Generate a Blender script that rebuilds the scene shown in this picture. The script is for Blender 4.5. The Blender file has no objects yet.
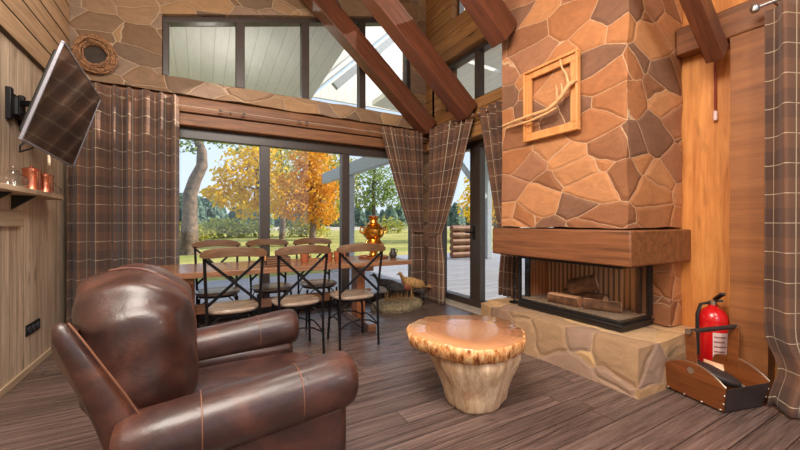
import bpy, bmesh, math, random
from mathutils import Vector, Matrix, Euler, noise
random.seed(7)
PI = math.pi
sc = bpy.context.scene
COL = sc.collection

# ------------------------------------------------------------------ materials
def S(r, g, b):
    def f(c):
        c /= 255.0
        return c / 12.92 if c <= 0.04045 else ((c + 0.055) / 1.055) ** 2.4
    return (f(r), f(g), f(b), 1.0)

class NT:
    def __init__(s, name):
        s.m = bpy.data.materials.new(name); s.m.use_nodes = True
        s.t = s.m.node_tree; s.t.nodes.clear()
        s.out = s.n('ShaderNodeOutputMaterial')
    def n(s, typ, **kw):
        nd = s.t.nodes.new(typ)
        for k, v in kw.items(): setattr(nd, k, v)
        return nd
    def l(s, a, b): s.t.links.new(a, b)
    def inp(s, sock, v):
        if isinstance(v, bpy.types.NodeSocket): s.l(v, sock)
        else: sock.default_value = v
    def math(s, op, a, b=0.0, clamp=False):
        nd = s.n('ShaderNodeMath', operation=op); nd.use_clamp = clamp
        s.inp(nd.inputs[0], a); s.inp(nd.inputs[1], b); return nd.outputs[0]
    def mix(s, f, a, b, typ='MIX'):
        nd = s.n('ShaderNodeMix', data_type='RGBA', blend_type=typ)
        s.inp(nd.inputs[0], f); s.inp(nd.inputs[6], a); s.inp(nd.inputs[7], b); return nd.outputs[2]
    def ramp(s, f, stops, interp='LINEAR'):
        nd = s.n('ShaderNodeValToRGB'); cr = nd.color_ramp; cr.interpolation = interp
        while len(cr.elements) < len(stops): cr.elements.new(0.5)
        for e, (p, c) in zip(cr.elements, stops): e.position = p; e.color = c
        s.inp(nd.inputs[0], f); return nd.outputs[0]
    def obj(s): return s.n('ShaderNodeTexCoord').outputs['Object']
    def sep(s, v):
        nd = s.n('ShaderNodeSeparateXYZ'); s.inp(nd.inputs[0], v); return nd.outputs
    def comb(s, x, y, z):
        nd = s.n('ShaderNodeCombineXYZ')
        s.inp(nd.inputs[0], x); s.inp(nd.inputs[1], y); s.inp(nd.inputs[2], z); return nd.outputs[0]
    def noise(s, vec, scale=5.0, detail=4.0, rough=0.6, dist=0.0, out='Fac'):
        nd = s.n('ShaderNodeTexNoise'); s.inp(nd.inputs['Vector'], vec)
        nd.inputs['Scale'].default_value = scale; nd.inputs['Detail'].default_value = detail
        nd.inputs['Roughness'].default_value = rough; nd.inputs['Distortion'].default_value = dist
        return nd.outputs[out]
    def vmul(s, v, k):
        nd = s.n('ShaderNodeVectorMath', operation='MULTIPLY'); s.inp(nd.inputs[0], v); s.inp(nd.inputs[1], k); return nd.outputs[0]
    def vadd(s, v, k):
        nd = s.n('ShaderNodeVectorMath', operation='ADD'); s.inp(nd.inputs[0], v); s.inp(nd.inputs[1], k); return nd.outputs[0]
    def bump(s, h, strength=0.3, dist=0.02):
        nd = s.n('ShaderNodeBump'); nd.inputs['Strength'].default_value = strength
        nd.inputs['Distance'].default_value = dist; s.l(h, nd.inputs['Height']); return nd.outputs[0]
    def bsdf(s, color, rough=0.6, metal=0.0, normal=None, spec=0.5, coat=0.0, trans=0.0):
        nd = s.n('ShaderNodeBsdfPrincipled')
        s.inp(nd.inputs['Base Color'], color); s.inp(nd.inputs['Roughness'], rough)
        s.inp(nd.inputs['Metallic'], metal); nd.inputs['Specular IOR Level'].default_value = spec
        nd.inputs['Coat Weight'].default_value = coat; nd.inputs['Coat Roughness'].default_value = 0.15
        if normal is not None: s.l(normal, nd.inputs['Normal'])
        s.l(nd.outputs[0], s.out.inputs[0]); return nd

def plain(name, c, rough=0.5, metal=0.0, var=0.12, scale=14.0, spec=0.5, coat=0.0, bump=0.0):
    t = NT(name); v = t.obj()
    f = t.noise(v, scale, 4)
    dark = tuple(x * (1 - 2 * var) for x in c[:3]) + (1,)
    lite = tuple(min(1, x * (1 + 2 * var)) for x in c[:3]) + (1,)
    col = t.ramp(f, [(0.3, dark), (0.7, lite)])
    nm = t.bump(t.noise(v, scale * 4, 3), bump, 0.01) if bump else None
    t.bsdf(col, rough, metal, nm, spec, coat); return t.m

def planks(name, across, along, width, c_dark, c_lite, groove=0.03, length=None, rough=0.55, tint=0.35,
           grain=1.0, gdark=0.25, spec=0.5, bump=0.4, knots=0.0, offset=0.0, streak=22.0):
    """boards of one width, grain running along one axis; across/along are 'xyz' letters in object coordinates."""
    t = NT(name); co = t.sep(t.obj()); ax = {'x': co[0], 'y': co[1], 'z': co[2]}
    third = [k for k in 'xyz' if k not in (across, along)][0]
    a = t.math('DIVIDE', t.math('ADD', ax[across], 50.0 + offset), width)
    idn = t.math('FLOOR', a); fr = t.math('FRACT', a)
    wn = t.n('ShaderNodeTexWhiteNoise', noise_dimensions='1D'); t.l(idn, wn.inputs['W'])
    rnd = wn.outputs['Value']; seed = rnd
    edge = t.math('MULTIPLY', t.math('MINIMUM', fr, t.math('SUBTRACT', 1.0, fr)), width)
    if length:
        b = t.math('ADD', t.math('DIVIDE', t.math('ADD', ax[along], 50.0), length), t.math('MULTIPLY', rnd, 7.0))
        idb = t.math('FLOOR', b); fb = t.math('FRACT', b)
        e2 = t.math('MULTIPLY', t.math('MINIMUM', fb, t.math('SUBTRACT', 1.0, fb)), length)
        edge = t.math('MINIMUM', edge, e2)
        w2 = t.n('ShaderNodeTexWhiteNoise', noise_dimensions='2D')
        t.l(t.comb(idn, idb, 0.0), w2.inputs['Vector']); seed = w2.outputs['Value']
    off = t.math('MULTIPLY', seed, 37.0)
    vec = t.comb(t.math('MULTIPLY', ax[along], 1.6 * grain), t.math('ADD', t.math('MULTIPLY', ax[across], streak * grain), off),
                 t.math('ADD', t.math('MULTIPLY', ax[third], streak * grain), off))
    g = t.noise(vec, 1.0, 6, 0.65, 0.6)
    fine = t.noise(t.vmul(vec, (2.0, 5.0, 5.0)), 1.0, 3, 0.6)
    g2 = t.math('ADD', t.math('MULTIPLY', g, 0.75), t.math('MULTIPLY', fine, 0.25))
    col = t.ramp(g2, [(0.33, c_dark), (0.66, c_lite)])
    if knots:
        kv = t.comb(t.math('MULTIPLY', ax[along], 2.2), t.math('ADD', t.math('MULTIPLY', ax[across], 6.0), off), off)
        kn = t.noise(kv, 1.0, 2, 0.5)
        km = t.ramp(kn, [(0.66, (0, 0, 0, 1)), (0.74, (1, 1, 1, 1))])
        col = t.mix(t.math('MULTIPLY', km, knots), col, tuple(x * 0.3 for x in c_dark[:3]) + (1,))
    tv = t.math('ADD', 1.0 - tint, t.math('MULTIPLY', seed, 2 * tint))
    col = t.mix(1.0, col, t.comb(tv, tv, tv), 'MULTIPLY')
    gw = groove * 0.5 * 0.2
    gm = t.n('ShaderNodeMapRange'); gm.inputs['From Min'].default_value = gw * 0.4; gm.inputs['From Max'].default_value = gw
    t.l(edge, gm.inputs['Value']); gfac = gm.outputs[0]
    if groove > 0:
        col = t.mix(gfac, tuple(x * gdark for x in c_dark[:3]) + (1,), col)
    h = t.math('ADD', t.math('MULTIPLY', gfac, 1.0 if groove > 0 else 0.0), t.math('MULTIPLY', g2, 0.5))
    nm = t.bump(h, bump, 0.012)
    rr = t.math('ADD', rough - 0.08, t.math('MULTIPLY', fine, 0.16))
    t.bsdf(col, rr, 0.0, nm, spec); return t.m

def wood(name, c_dark, c_lite, along='x', rough=0.5, grain=1.0, knots=0.3, bump=0.25, spec=0.5, streak=22.0):
    across = 'y' if along != 'y' else 'x'
    return planks(name, across, along, 100.0, c_dark, c_lite, groove=0.0, rough=rough, tint=0.0, grain=grain,
                  knots=knots, bump=bump, spec=spec, streak=streak)

def stone(name, pal, mortar, scale=2.4, mw=0.022, warp=0.16, rough=0.75, stretch=(1, 1, 1), turn=(0, 0, 0)):
    t = NT(name); v = t.obj()
    w = t.noise(v, 3.0, 3, 0.55, 0.0, 'Color')
    w = t.vadd(w, (-0.5, -0.5, -0.5))
    p = t.vadd(v, t.vmul(w, (warp, warp, warp)))
    mp = t.n('ShaderNodeMapping'); mp.inputs['Rotation'].default_value = turn; mp.inputs['Scale'].default_value = stretch
    t.l(p, mp.inputs['Vector']); p = mp.outputs[0]
    vo = t.n('ShaderNodeTexVoronoi', feature='F1'); vo.inputs['Scale'].default_value = scale; vo.inputs['Randomness'].default_value = 1.0; t.l(p, vo.inputs['Vector'])
    ve = t.n('ShaderNodeTexVoronoi', feature='DISTANCE_TO_EDGE'); ve.inputs['Scale'].default_value = scale; ve.inputs['Randomness'].default_value = 1.0; t.l(p, ve.inputs['Vector'])
    cs = t.sep(vo.outputs['Color'])
    n = len(pal)
    base = t.ramp(cs[0], [(i / n, c) for i, c in enumerate(pal)], 'CONSTANT')
    offv = t.vmul(vo.outputs['Color'], (9.0, 9.0, 9.0))
    mot = t.noise(t.vadd(t.vmul(v, (1.0, 1.0, 1.9)), offv), 5.0, 7, 0.7, 1.6)
    fine = t.noise(v, 60.0, 4, 0.7)
    k = t.math('ADD', 0.55, t.math('ADD', t.math('MULTIPLY', mot, 0.8), t.math('MULTIPLY', fine, 0.3)))
    k = t.math('SUBTRACT', k, 0.1)
    col = t.mix(1.0, base, t.comb(k, k, k), 'MULTIPLY')
    ed = t.math('ADD', ve.outputs['Distance'], t.math('MULTIPLY', t.math('SUBTRACT', fine, 0.5), 0.03))
    mr = t.n('ShaderNodeMapRange'); mr.inputs['From Min'].default_value = mw * 0.55; mr.inputs['From Max'].default_value = mw * 1.25
    t.l(ed, mr.inputs['Value']); f = mr.outputs[0]
    col = t.mix(f, mortar, col)
    mb = t.n('ShaderNodeMapRange', interpolation_type='SMOOTHSTEP'); mb.inputs['From Min'].default_value = 0.0; mb.inputs['From Max'].default_value = 0.09
    t.l(ve.outputs['Distance'], mb.inputs['Value'])
    h = t.math('ADD', mb.outputs[0], t.math('ADD', t.math('MULTIPLY', mot, 0.55), t.math('MULTIPLY', fine, 0.2)))
    h = t.math('ADD', h, t.math('MULTIPLY', cs[1], 0.4))
    t.bsdf(col, rough, 0.0, t.bump(h, 0.42, 0.02), 0.35); return t.m

def glass_mat(name, tint=(0.97, 0.985, 0.98, 1), refl=1.0):
    t = NT(name)
    tr = t.n('ShaderNodeBsdfTransparent'); tr.inputs[0].default_value = tint
    gl = t.n('ShaderNodeBsdfGlossy'); gl.inputs['Roughness'].default_value = 0.02
    lw = t.n('ShaderNodeLayerWeight'); lw.inputs['Blend'].default_value = 0.5
    f5 = t.math('POWER', lw.outputs['Facing'], 5.0)
    fr = t.math('ADD', 0.035, t.math('MULTIPLY', f5, 0.9))
    mx = t.n('ShaderNodeMixShader'); t.l(t.math('MULTIPLY', fr, refl, True), mx.inputs[0])
    t.l(tr.outputs[0], mx.inputs[1]); t.l(gl.outputs[0], mx.inputs[2]); t.l(mx.outputs[0], t.out.inputs[0]); return t.m

def leaf_mat(name, cols, scale=1.2):
    cols = [tuple(0.88 * q for q in c[:3]) + (1,) for c in cols]
    t = NT(name); v = t.obj()
    f = t.math('ADD', t.math('MULTIPLY', t.noise(v, scale, 3, 0.7), 0.55), t.math('MULTIPLY', t.noise(v, 9.0, 2, 0.6), 0.45))
    n = len(cols)
    c = t.ramp(f, [(0.32 + 0.36 * i / max(1, n - 1), x) for i, x in enumerate(cols)])
    d = t.n('ShaderNodeBsdfDiffuse'); t.l(c, d.inputs[0])
    tl = t.n('ShaderNodeBsdfTranslucent'); t.l(c, tl.inputs[0])
    mx = t.n('ShaderNodeMixShader'); mx.inputs[0].default_value = 0.45
    t.l(d.outputs[0], mx.inputs[1]); t.l(tl.outputs[0], mx.inputs[2]); t.l(mx.outputs[0], t.out.inputs[0]); return t.m

def leather_mat(name):
    t = NT(name); v = t.obj()
    a = t.noise(v, 5.0, 5, 0.6, 0.8)
    col = t.ramp(a, [(0.3, S(42, 25, 23)), (0.5, S(64, 38, 32)), (0.74, S(98, 58, 44))])
    vo = t.n('ShaderNodeTexVoronoi'); vo.inputs['Scale'].default_value = 170.0; t.l(v, vo.inputs['Vector'])
    h = t.math('ADD', t.math('MULTIPLY', vo.outputs['Distance'], 0.06), t.noise(t.vmul(v, (1.0, 1.6, 1.0)), 14.0, 4, 0.6, 1.0))
    r = t.math('ADD', 0.30, t.math('MULTIPLY', a, 0.2))
    t.bsdf(col, r, 0.0, t.bump(h, 0.16, 0.012), 0.55, 0.1); return t.m

def plaid_mat(name):
    t = NT(name); uv = t.sep(t.n('ShaderNodeTexCoord').outputs['UV'])
    def line(c, per, w, ph=0.0):
        fr = t.math('FRACT', t.math('DIVIDE', t.math('ADD', c, 20.0 + ph), per))
        d = t.math('MULTIPLY', t.math('ABSOLUTE', t.math('SUBTRACT', fr, 0.5)), per)
        return t.math('LESS_THAN', d, w)
    def band(c, per):
        fr = t.math('FRACT', t.math('DIVIDE', t.math('ADD', c, 20.0), per))
        return t.math('GREATER_THAN', fr, 0.5)
    b = t.mix(t.math('MULTIPLY', t.math('ADD', band(uv[0], 0.36), band(uv[1], 0.36)), 0.5), S(116, 82, 63), S(88, 65, 55))
    weave = t.noise(t.comb(t.math('MULTIPLY', uv[0], 60.0), t.math('MULTIPLY', uv[1], 420.0), 0.0), 1.0, 2, 0.6)
    k = t.math('ADD', 0.72, t.math('MULTIPLY', weave, 0.56))
    b = t.mix(1.0, b, t.comb(k, k, k), 'MULTIPLY')
    ln = t.math('MAXIMUM', line(uv[0], 0.18, 0.0024), line(uv[1], 0.18, 0.0022))
    c = t.mix(ln, b, S(192, 176, 150))
    nd = t.bsdf(c, 0.75, 0.0, t.bump(weave, 0.15, 0.004), 0.3); nd.inputs['Sheen Weight'].default_value = 0.15
    return t.m

M = {}
M['floor'] = planks('floor boards', 'y', 'x', 0.143, S(60, 46, 42), S(126, 105, 97), groove=0.03, length=2.1, rough=0.27, tint=0.22, gdark=0.4, bump=0.45, knots=0.6, spec=0.55, streak=40.0)
M['wall_planks'] = planks('weathered wall boards', 'y', 'z', 0.115, S(158, 132, 106), S(226, 204, 178), groove=0.026, rough=0.7, tint=0.15, knots=0.55, bump=0.3)
M['wall_logs'] = planks('tan wall boards', 'z', 'y', 0.17, S(156, 124, 92), S(204, 172, 136), groove=0.10, rough=0.65, tint=0.14, knots=0.5, offset=-0.06)
M['log_wall'] = planks('squared log wall', 'z', 'y', 0.2, S(122, 80, 44), S(178, 130, 78), groove=0.06, rough=0.6, tint=0.14, knots=0.8)
M['stone_wall'] = stone('brown field stone', [S(132, 104, 80), S(150, 120, 92), S(116, 94, 76), S(160, 126, 92), S(140, 116, 98), S(124, 96, 72)], S(178, 156, 130), 3.0, 0.010, 0.09, stretch=(1.0, 1.0, 1.5), turn=(0.0, 0.4, 0.0))
M['stone_chimney'] = stone('orange flagstone', [S(166, 108, 68), S(180, 120, 76), S(146, 96, 64), S(188, 130, 86), S(158, 108, 78), S(128, 90, 68)], S(196, 162, 130), 2.7, 0.009, 0.07, stretch=(1.0, 1.0, 1.65), turn=(0.55, 0.25, 0.0))
M['stone_hearth'] = stone('tan hearth stone', [S(176, 142, 108), S(198, 164, 124), S(160, 128, 104), S(206, 168, 122), S(182, 144, 104), S(170, 140, 118)], S(196, 166, 134), 2.9, 0.006, 0.14)
M['mantel'] = wood('mantel timber', S(92, 54, 32), S(152, 96, 58), 'y', 0.5, 1.0, 0.6, 0.35)
M['beam'] = wood('dark stained beam', S(72, 40, 28), S(122, 70, 46), 'x', 0.42, 1.0, 0.35, 0.2)
M['plate'] = wood('brown wall plate', S(92, 54, 30), S(146, 92, 54), 'y', 0.5)
M['lintel'] = planks('brown lintel logs', 'z', 'x', 0.19, S(94, 58, 36), S(148, 98, 60), groove=0.09, rough=0.55, tint=0.1, knots=0.5, offset=0.07)
M['panel'] = planks('pale orange boards', 'y', 'z', 0.165, S(176, 104, 48), S(226, 156, 84), groove=0.0, rough=0.5, tint=0.06, knots=0.5, bump=0.25, streak=14.0)
M['post'] = wood('hewn post', S(120, 72, 38), S(168, 108, 60), 'y', 0.6, 0.5, 0.6, 0.35)
M['table'] = wood('table wood', S(108, 72, 50), S(166, 120, 90), 'x', 0.2, 1.0, 0.3, 0.12)
M['table_leg'] = wood('table trestle wood', S(130, 74, 42), S(184, 116, 72), 'z', 0.45)
M['chair_wood'] = wood('chair wood', S(74, 50, 36), S(126, 92, 64), 'x', 0.4, 1.3, 0.0, 0.15)
M['seat_wood'] = wood('chair seat wood', S(120, 100, 84), S(178, 158, 140), 'x', 0.25, 1.0, 0.0, 0.12)
M['black_metal'] = plain('black iron', S(34, 32, 34), 0.4, 0.6, 0.1)
M['black'] = plain('matt black', S(22, 21, 21), 0.5, 0.0, 0.1)
M['frame'] = plain('bronze window frame', S(62, 52, 47), 0.4, 0.0, 0.06)
M['white_trim'] = plain('pale painted timber', S(206, 206, 202), 0.6, 0.0, 0.05)
M['porch_boards'] = planks('white porch ceiling boards', 'x', 'y', 0.2, S(228, 226, 222), S(242, 240, 236), groove=0.035, rough=0.6, tint=0.03, gdark=0.5)
M['porch_paint'] = plain('grey blue painted timber', S(166, 172, 178), 0.6, 0.0, 0.06)
M['deck'] = planks('grey deck', 'y', 'x', 0.15, S(126, 127, 136), S(172, 170, 178), groove=0.04, length=3.0, rough=0.6, tint=0.12)
M['stone_sill'] = plain('pale threshold stone', S(182, 168, 152), 0.5, 0.0, 0.1, 9.0)
M['baseboard'] = wood('pale baseboard', S(166, 140, 112), S(206, 182, 152), 'y', 0.55)
M['ceiling'] = planks('ceiling boards', 'y', 'x', 0.16, S(150, 104, 64), S(196, 150, 100), groove=0.05, rough=0.6, tint=0.1)
M['glass'] = glass_mat('window glass')
M['fire_glass'] = glass_mat('fire glass', (0.97, 0.96, 0.95, 1), 0.8)
M['clear_glass'] = glass_mat('clear glassware', (0.92, 0.94, 0.95, 1), 4.0)
M['leather'] = leather_mat('brown leather')
M['piping'] = plain('leather seam', S(122, 82, 62), 0.4, 0, 0.1)
M['seam_dark'] = plain('dark leather welt', S(96, 60, 48), 0.4, 0, 0.1)
M['plaid'] = plaid_mat('brown windowpane plaid')
M['steel'] = plain('brushed steel', S(170, 168, 170), 0.3, 0.9, 0.04)
M['tv_edge'] = plain('silver bezel', S(140, 140, 150), 0.35, 0.3, 0.03)
M['screen'] = plain('screen black', S(16, 15, 16), 0.06, 0.0, 0.02, spec=1.0, coat=1.0)
M['copper'] = plain('copper', S(206, 128, 100), 0.25, 0.9, 0.08, 30)
M['brass'] = plain('polished brass', S(214, 150, 62), 0.22, 0.95, 0.1, 20)
M['wicker'] = plain('wicker twig', S(150, 108, 74), 0.75, 0, 0.38, 45)
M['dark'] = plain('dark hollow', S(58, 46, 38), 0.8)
M['log_bark'] = plain('split log bark', S(120, 84, 58), 0.8, 0, 0.25, 20, bump=0.5)
M['log_split'] = wood('split log heartwood', S(232, 170, 126), S(250, 214, 172), 'x', 0.65)
M['fireclay'] = planks('ribbed fireclay', 'y', 'z', 0.045, S(196, 148, 110), S(226, 184, 146), groove=0.12, rough=0.8, tint=0.05, gdark=0.35)
M['fireclay_side'] = planks('fireclay side', 'x', 'z', 0.05, S(190, 118, 72), S(222, 154, 102), groove=0.05, rough=0.8, tint=0.05)
M['iron'] = plain('black firebox steel', S(42, 38, 36), 0.45, 0.3, 0.1)
M['ash'] = plain('ash and gravel', S(156, 134, 112), 0.9, 0, 0.3, 60, bump=0.6)
M['stump'] = wood('pale peeled stump', S(176, 128, 86), S(244, 220, 184), 'z', 0.6, 0.8, 0.6, 0.8, streak=22.0)
M['frame_wood'] = wood('light pine frame', S(190, 124, 66), S(222, 160, 96), 'z', 0.45)
M['branch'] = wood('peeled branch', S(196, 146, 96), S(228, 184, 132), 'x', 0.6)
M['red'] = plain('extinguisher red', S(206, 22, 26), 0.25, 0.0, 0.04, coat=0.5)
M['label_white'] = plain('label white', S(226, 196, 190), 0.5, 0, 0.03)
M['label_ink'] = plain('label ink', S(150, 96, 96), 0.5, 0, 0.05)
M['basket_wood'] = wood('varnished basket wood', S(100, 54, 26), S(140, 80, 40), 'y', 0.3, 0.8, 0.3, 0.1)
M['basket_leather'] = plain('dark basket leather', S(56, 46, 44), 0.5, 0, 0.1, 20, bump=0.15)
M['nickel'] = plain('nickel studs', S(196, 184, 168), 0.3, 0.9, 0.02)
M['cord'] = plain('red brown cord', S(120, 44, 26), 0.8, 0, 0.1, 60)
M['terracotta'] = plain('terracotta', S(166, 92, 56), 0.6, 0, 0.1)
M['woven'] = planks('woven strips', 'z', 'x', 0.02, S(126, 84, 56), S(176, 124, 84), groove=0.1, rough=0.7, tint=0.2)
M['feather_tan'] = plain('tan feathers', S(196, 150, 92), 0.8, 0, 0.3, 45, bump=0.6)
M['feather_dark'] = plain('dark feathers', S(84, 78, 74), 0.75, 0, 0.4, 40, bump=0.6)
M['feather_white'] = plain('white feathers', S(214, 206, 196), 0.8, 0, 0.15, 40, bump=0.5)
M['moss'] = plain('dry moss and stone base', S(150, 132, 100), 0.9, 0, 0.3, 30, bump=0.8)
M['bark'] = plain('tree bark', S(104, 84, 68), 0.9, 0, 0.35, 5, bump=0.9)
M['bark_dark'] = plain('dark tree bark', S(96, 84, 74), 0.9, 0, 0.3, 5, bump=0.9)
M['leaf_yellow'] = leaf_mat('yellow leaves', [S(226, 170, 22), S(252, 214, 40), S(255, 236, 96)])
M['leaf_orange'] = leaf_mat('orange leaves', [S(208, 130, 42), S(238, 176, 62), S(248, 208, 104)])
M['leaf_lime'] = leaf_mat('yellow green leaves', [S(140, 140, 50), S(196, 186, 84), S(230, 218, 130)])
M['leaf_green'] = leaf_mat('green leaves', [S(92, 120, 62), S(136, 158, 84), S(190, 196, 124)])
M['leaf_pine'] = leaf_mat('conifer needles', [S(120, 146, 134), S(146, 170, 152), S(176, 192, 168)], 0.4)
M['leaf_bush'] = leaf_mat('bush leaves', [S(128, 140, 66), S(178, 178, 92), S(206, 190, 110)])
def lawn_mat():
    t = NT('autumn lawn'); v = t.obj()
    a = t.noise(v, 0.35, 4, 0.6); b = t.noise(v, 6.0, 4, 0.7)
    c = t.ramp(t.math('ADD', t.math('MULTIPLY', a, 0.6), t.math('MULTIPLY', b, 0.4)), [(0.35, S(120, 130, 66)), (0.5, S(160, 154, 86)), (0.62, S(200, 178, 108))])
    t.bsdf(c, 0.9, 0, t.bump(b, 0.4, 0.05), 0.1); return t.m
M['lawn'] = lawn_mat()
M['field'] = plain('pale stubble field', S(178, 164, 138), 0.9, 0, 0.08, 0.2)

# ------------------------------------------------------------------ mesh builder
class MB:
    def __init__(s): s.bm = bmesh.new()
    def box(s, x0, x1, y0, y1, z0, z1, mat=None):
        p = [Vector((x, y, z)) for x in (x0, x1) for y in (y0, y1) for z in (z0, z1)]
        if mat is not None: p = [mat @ q for q in p]
        v = [s.bm.verts.new(q) for q in p]
        for f in ((0, 1, 3, 2), (4, 6, 7, 5), (0, 4, 5, 1), (2, 3, 7, 6), (0, 2, 6, 4), (1, 5, 7, 3)):
            s.bm.faces.new([v[i] for i in f])
        return s
    def prism(s, pts, d):
        """closed outline of 3-D points swept by vector d"""
        d = Vector(d); a = [s.bm.verts.new(Vector(p)) for p in pts]; b = [s.bm.verts.new(Vector(p) + d) for p in pts]
        n = len(pts); s.bm.faces.new(a[::-1]); s.bm.faces.new(b)
        for i in range(n): s.bm.faces.new([a[i], a[(i + 1) % n], b[(i + 1) % n], b[i]])
        return s
    def loft(s, rings, caps=True, closed=True):
        vs = [[s.bm.verts.new(Vector(p)) for p in r] for r in rings]
        n = len(rings[0])
        for a, b in zip(vs[:-1], vs[1:]):
            for i in range(n if closed else n - 1):
                j = (i + 1) % n
                s.bm.faces.new([a[i], a[j], b[j], b[i]])
        if caps and closed:
            s.bm.faces.new(vs[0][::-1]); s.bm.faces.new(vs[-1])
        return s
    def tube(s, pts, r, seg=8, caps=True):
        pts = [Vector(p) for p in pts]; n = len(pts)
        rs = r if isinstance(r, (list, tuple)) else [r] * n
        rings = []; ref = None
        for i, p in enumerate(pts):
            d = (pts[min(i + 1, n - 1)] - pts[max(i - 1, 0)]).normalized()
            if ref is None:
                ref = Vector((0, 0, 1)) if abs(d.z) < 0.9 else Vector((1, 0, 0))
            u = (ref - d * ref.dot(d)).normalized(); w = d.cross(u); ref = u
            rings.append([p + (u * math.cos(2 * PI * k / seg) + w * math.sin(2 * PI * k / seg)) * rs[i] for k in range(seg)])
        return s.loft(rings, caps)
    def bar(s, p0, p1, w, h, up=(0, 0, 1)):
        p0 = Vector(p0); p1 = Vector(p1); d = (p1 - p0).normalized(); up = Vector(up)
        if abs(d.dot(up)) > 0.98: up = Vector((0, 1, 0))
        u = up.cross(d).normalized(); v = d.cross(u)
        c = [u * w / 2 + v * h / 2, -u * w / 2 + v * h / 2, -u * w / 2 - v * h / 2, u * w / 2 - v * h / 2]
        return s.loft([[p0 + k for k in c], [p1 + k for k in c]])
    def lathe(s, prof, seg=24, c=(0, 0, 0), wob=None):
        c = Vector(c); rings = []
        for r, z in prof:
            ring = []
            for k in range(seg):
                a = 2 * PI * k / seg; rr = r * (wob(a, z) if wob else 1.0)
                ring.append(c + Vector((max(rr, 1e-4) * math.cos(a), max(rr, 1e-4) * math.sin(a), z)))
            rings.append(ring)
        return s.loft(rings)
    def superell(s, c, h, e1=0.5, e2=0.5, nu=32, nv=18, rot=None, fn=None):
        c = Vector(c); sg = lambda x, e: math.copysign(abs(x) ** e, x); rings = []
        for j in range(nv + 1):
            ph = -PI / 2 + PI * j / nv
            if j == 0: ph += 0.03
            if j == nv: ph -= 0.03
            ring = []
            for i in range(nu):
                th = 2 * PI * i / nu
                p = Vector((h[0] * sg(math.cos(ph), e1) * sg(math.cos(th), e2), h[1] * sg(math.cos(ph), e1) * sg(math.sin(th), e2), h[2] * sg(math.sin(ph), e1)))
                if fn: p = fn(p)
                if rot is not None: p = rot @ p
                ring.append(c + p)
            rings.append(ring)
        return s.loft(rings)
    def quad(s, pts):
        s.bm.faces.new([s.bm.verts.new(Vector(p)) for p in pts]); return s
    def build(s, name, mat, parent=None, smooth=35, bevel=0.0, seg=2, sub=0, loc=None, rot=None, recalc=True):
        if recalc: bmesh.ops.recalc_face_normals(s.bm, faces=s.bm.faces[:])
        me = bpy.data.meshes.new(name); s.bm.to_mesh(me); s.bm.free()
        mats = mat if isinstance(mat, (list, tuple)) else [mat]
        for m in mats: me.materials.append(m)
        if smooth:
            me.polygons.foreach_set('use_smooth', [True] * len(me.polygons))
            me.set_sharp_from_angle(angle=math.radians(smooth))
        o = bpy.data.objects.new(name, me); COL.objects.link(o)
        if parent is not None: o.parent = parent
        if loc is not None: o.location = loc
        if rot is not None: o.rotation_euler = rot
        if bevel:
            b = o.modifiers.new('Bevel', 'BEVEL'); b.width = bevel; b.segments = seg; b.limit_method = 'ANGLE'; b.angle_limit = math.radians(35)
        if sub:
            q = o.modifiers.new('Subdivision', 'SUBSURF'); q.levels = sub; q.render_levels = sub
        return o

def tag(o, label, cat, group=None, kind=None):
    o['label'] = label; o['category'] = cat
    if group: o['group'] = group
    if kind: o['kind'] = kind
    return o
def thing(name, label, cat, loc=(0, 0, 0), rz=0.0, group=None):
    o = bpy.data.objects.new(name, None); COL.objects.link(o); o.empty_display_size = 0.1
    o.location = loc; o.rotation_euler = (0, 0, rz)
    return tag(o, label, cat, group)
def structure(o, label=None, cat=None):
    o['kind'] = 'structure'
    if label: o['label'] = label
    if cat: o['category'] = cat
    return o
def sempty(name, label, cat):
    o = bpy.data.objects.new(name, None); COL.objects.link(o); return structure(o, label, cat)
def copy_tree(o, parent=None):
    c = o.copy(); COL.objects.link(c)
    if parent is not None: c.parent = parent
    for ch in [x for x in COL.objects if x.parent == o]: copy_tree(ch, c)
    return c
def rough_mesh(o, amp, scale, seed=0.0):
    for v in o.data.vertices:
        n = noise.noise_vector(Vector(v.co) * scale + Vector((seed, seed, seed)))
        v.co += n * amp

def subdiv_box(x0, x1, y0, y1, z0, z1, step):
    """box whose faces are grids, so it can be roughened"""
    mb = MB(); bm = mb.bm; cache = {}
    nx, ny, nz = (max(1, round((b - a) / step)) for a, b in ((x0, x1), (y0, y1), (z0, z1)))
    def V(i, j, k):
        if (i, j, k) not in cache:
            cache[(i, j, k)] = bm.verts.new((x0 + (x1 - x0) * i / nx, y0 + (y1 - y0) * j / ny, z0 + (z1 - z0) * k / nz))
        return cache[(i, j, k)]
    for i in range(nx):
        for j in range(ny):
            for k in (0, nz): bm.faces.new([V(i, j, k), V(i + 1, j, k), V(i + 1, j + 1, k), V(i, j + 1, k)])
        for k in range(nz):
            for j in (0, ny): bm.faces.new([V(i, j, k), V(i + 1, j, k), V(i + 1, j, k + 1), V(i, j, k + 1)])
    for j in range(ny):
        for k in range(nz):
            for i in (0, nx): bm.faces.new([V(i, j, k), V(i, j + 1, k), V(i, j + 1, k + 1), V(i, j, k + 1)])
    return mb

# ------------------------------------------------------------------ the room
XL, XR, XP, YB = -1.16, 3.05, 3.36, 4.63       # left wall, right log wall, right panel wall, back wall
YO = 4.93                                       # outer face of the back wall
Y0 = -3.2
def ceil_z(x): return 3.82 + 0.27 * (x + 1.16)

structure(MB().box(XL - 0.2, XP + 0.35, Y0, YO, -0.2, 0.0).build('floor', M['floor'], smooth=0), 'dark wooden plank floor', 'floor')
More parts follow.
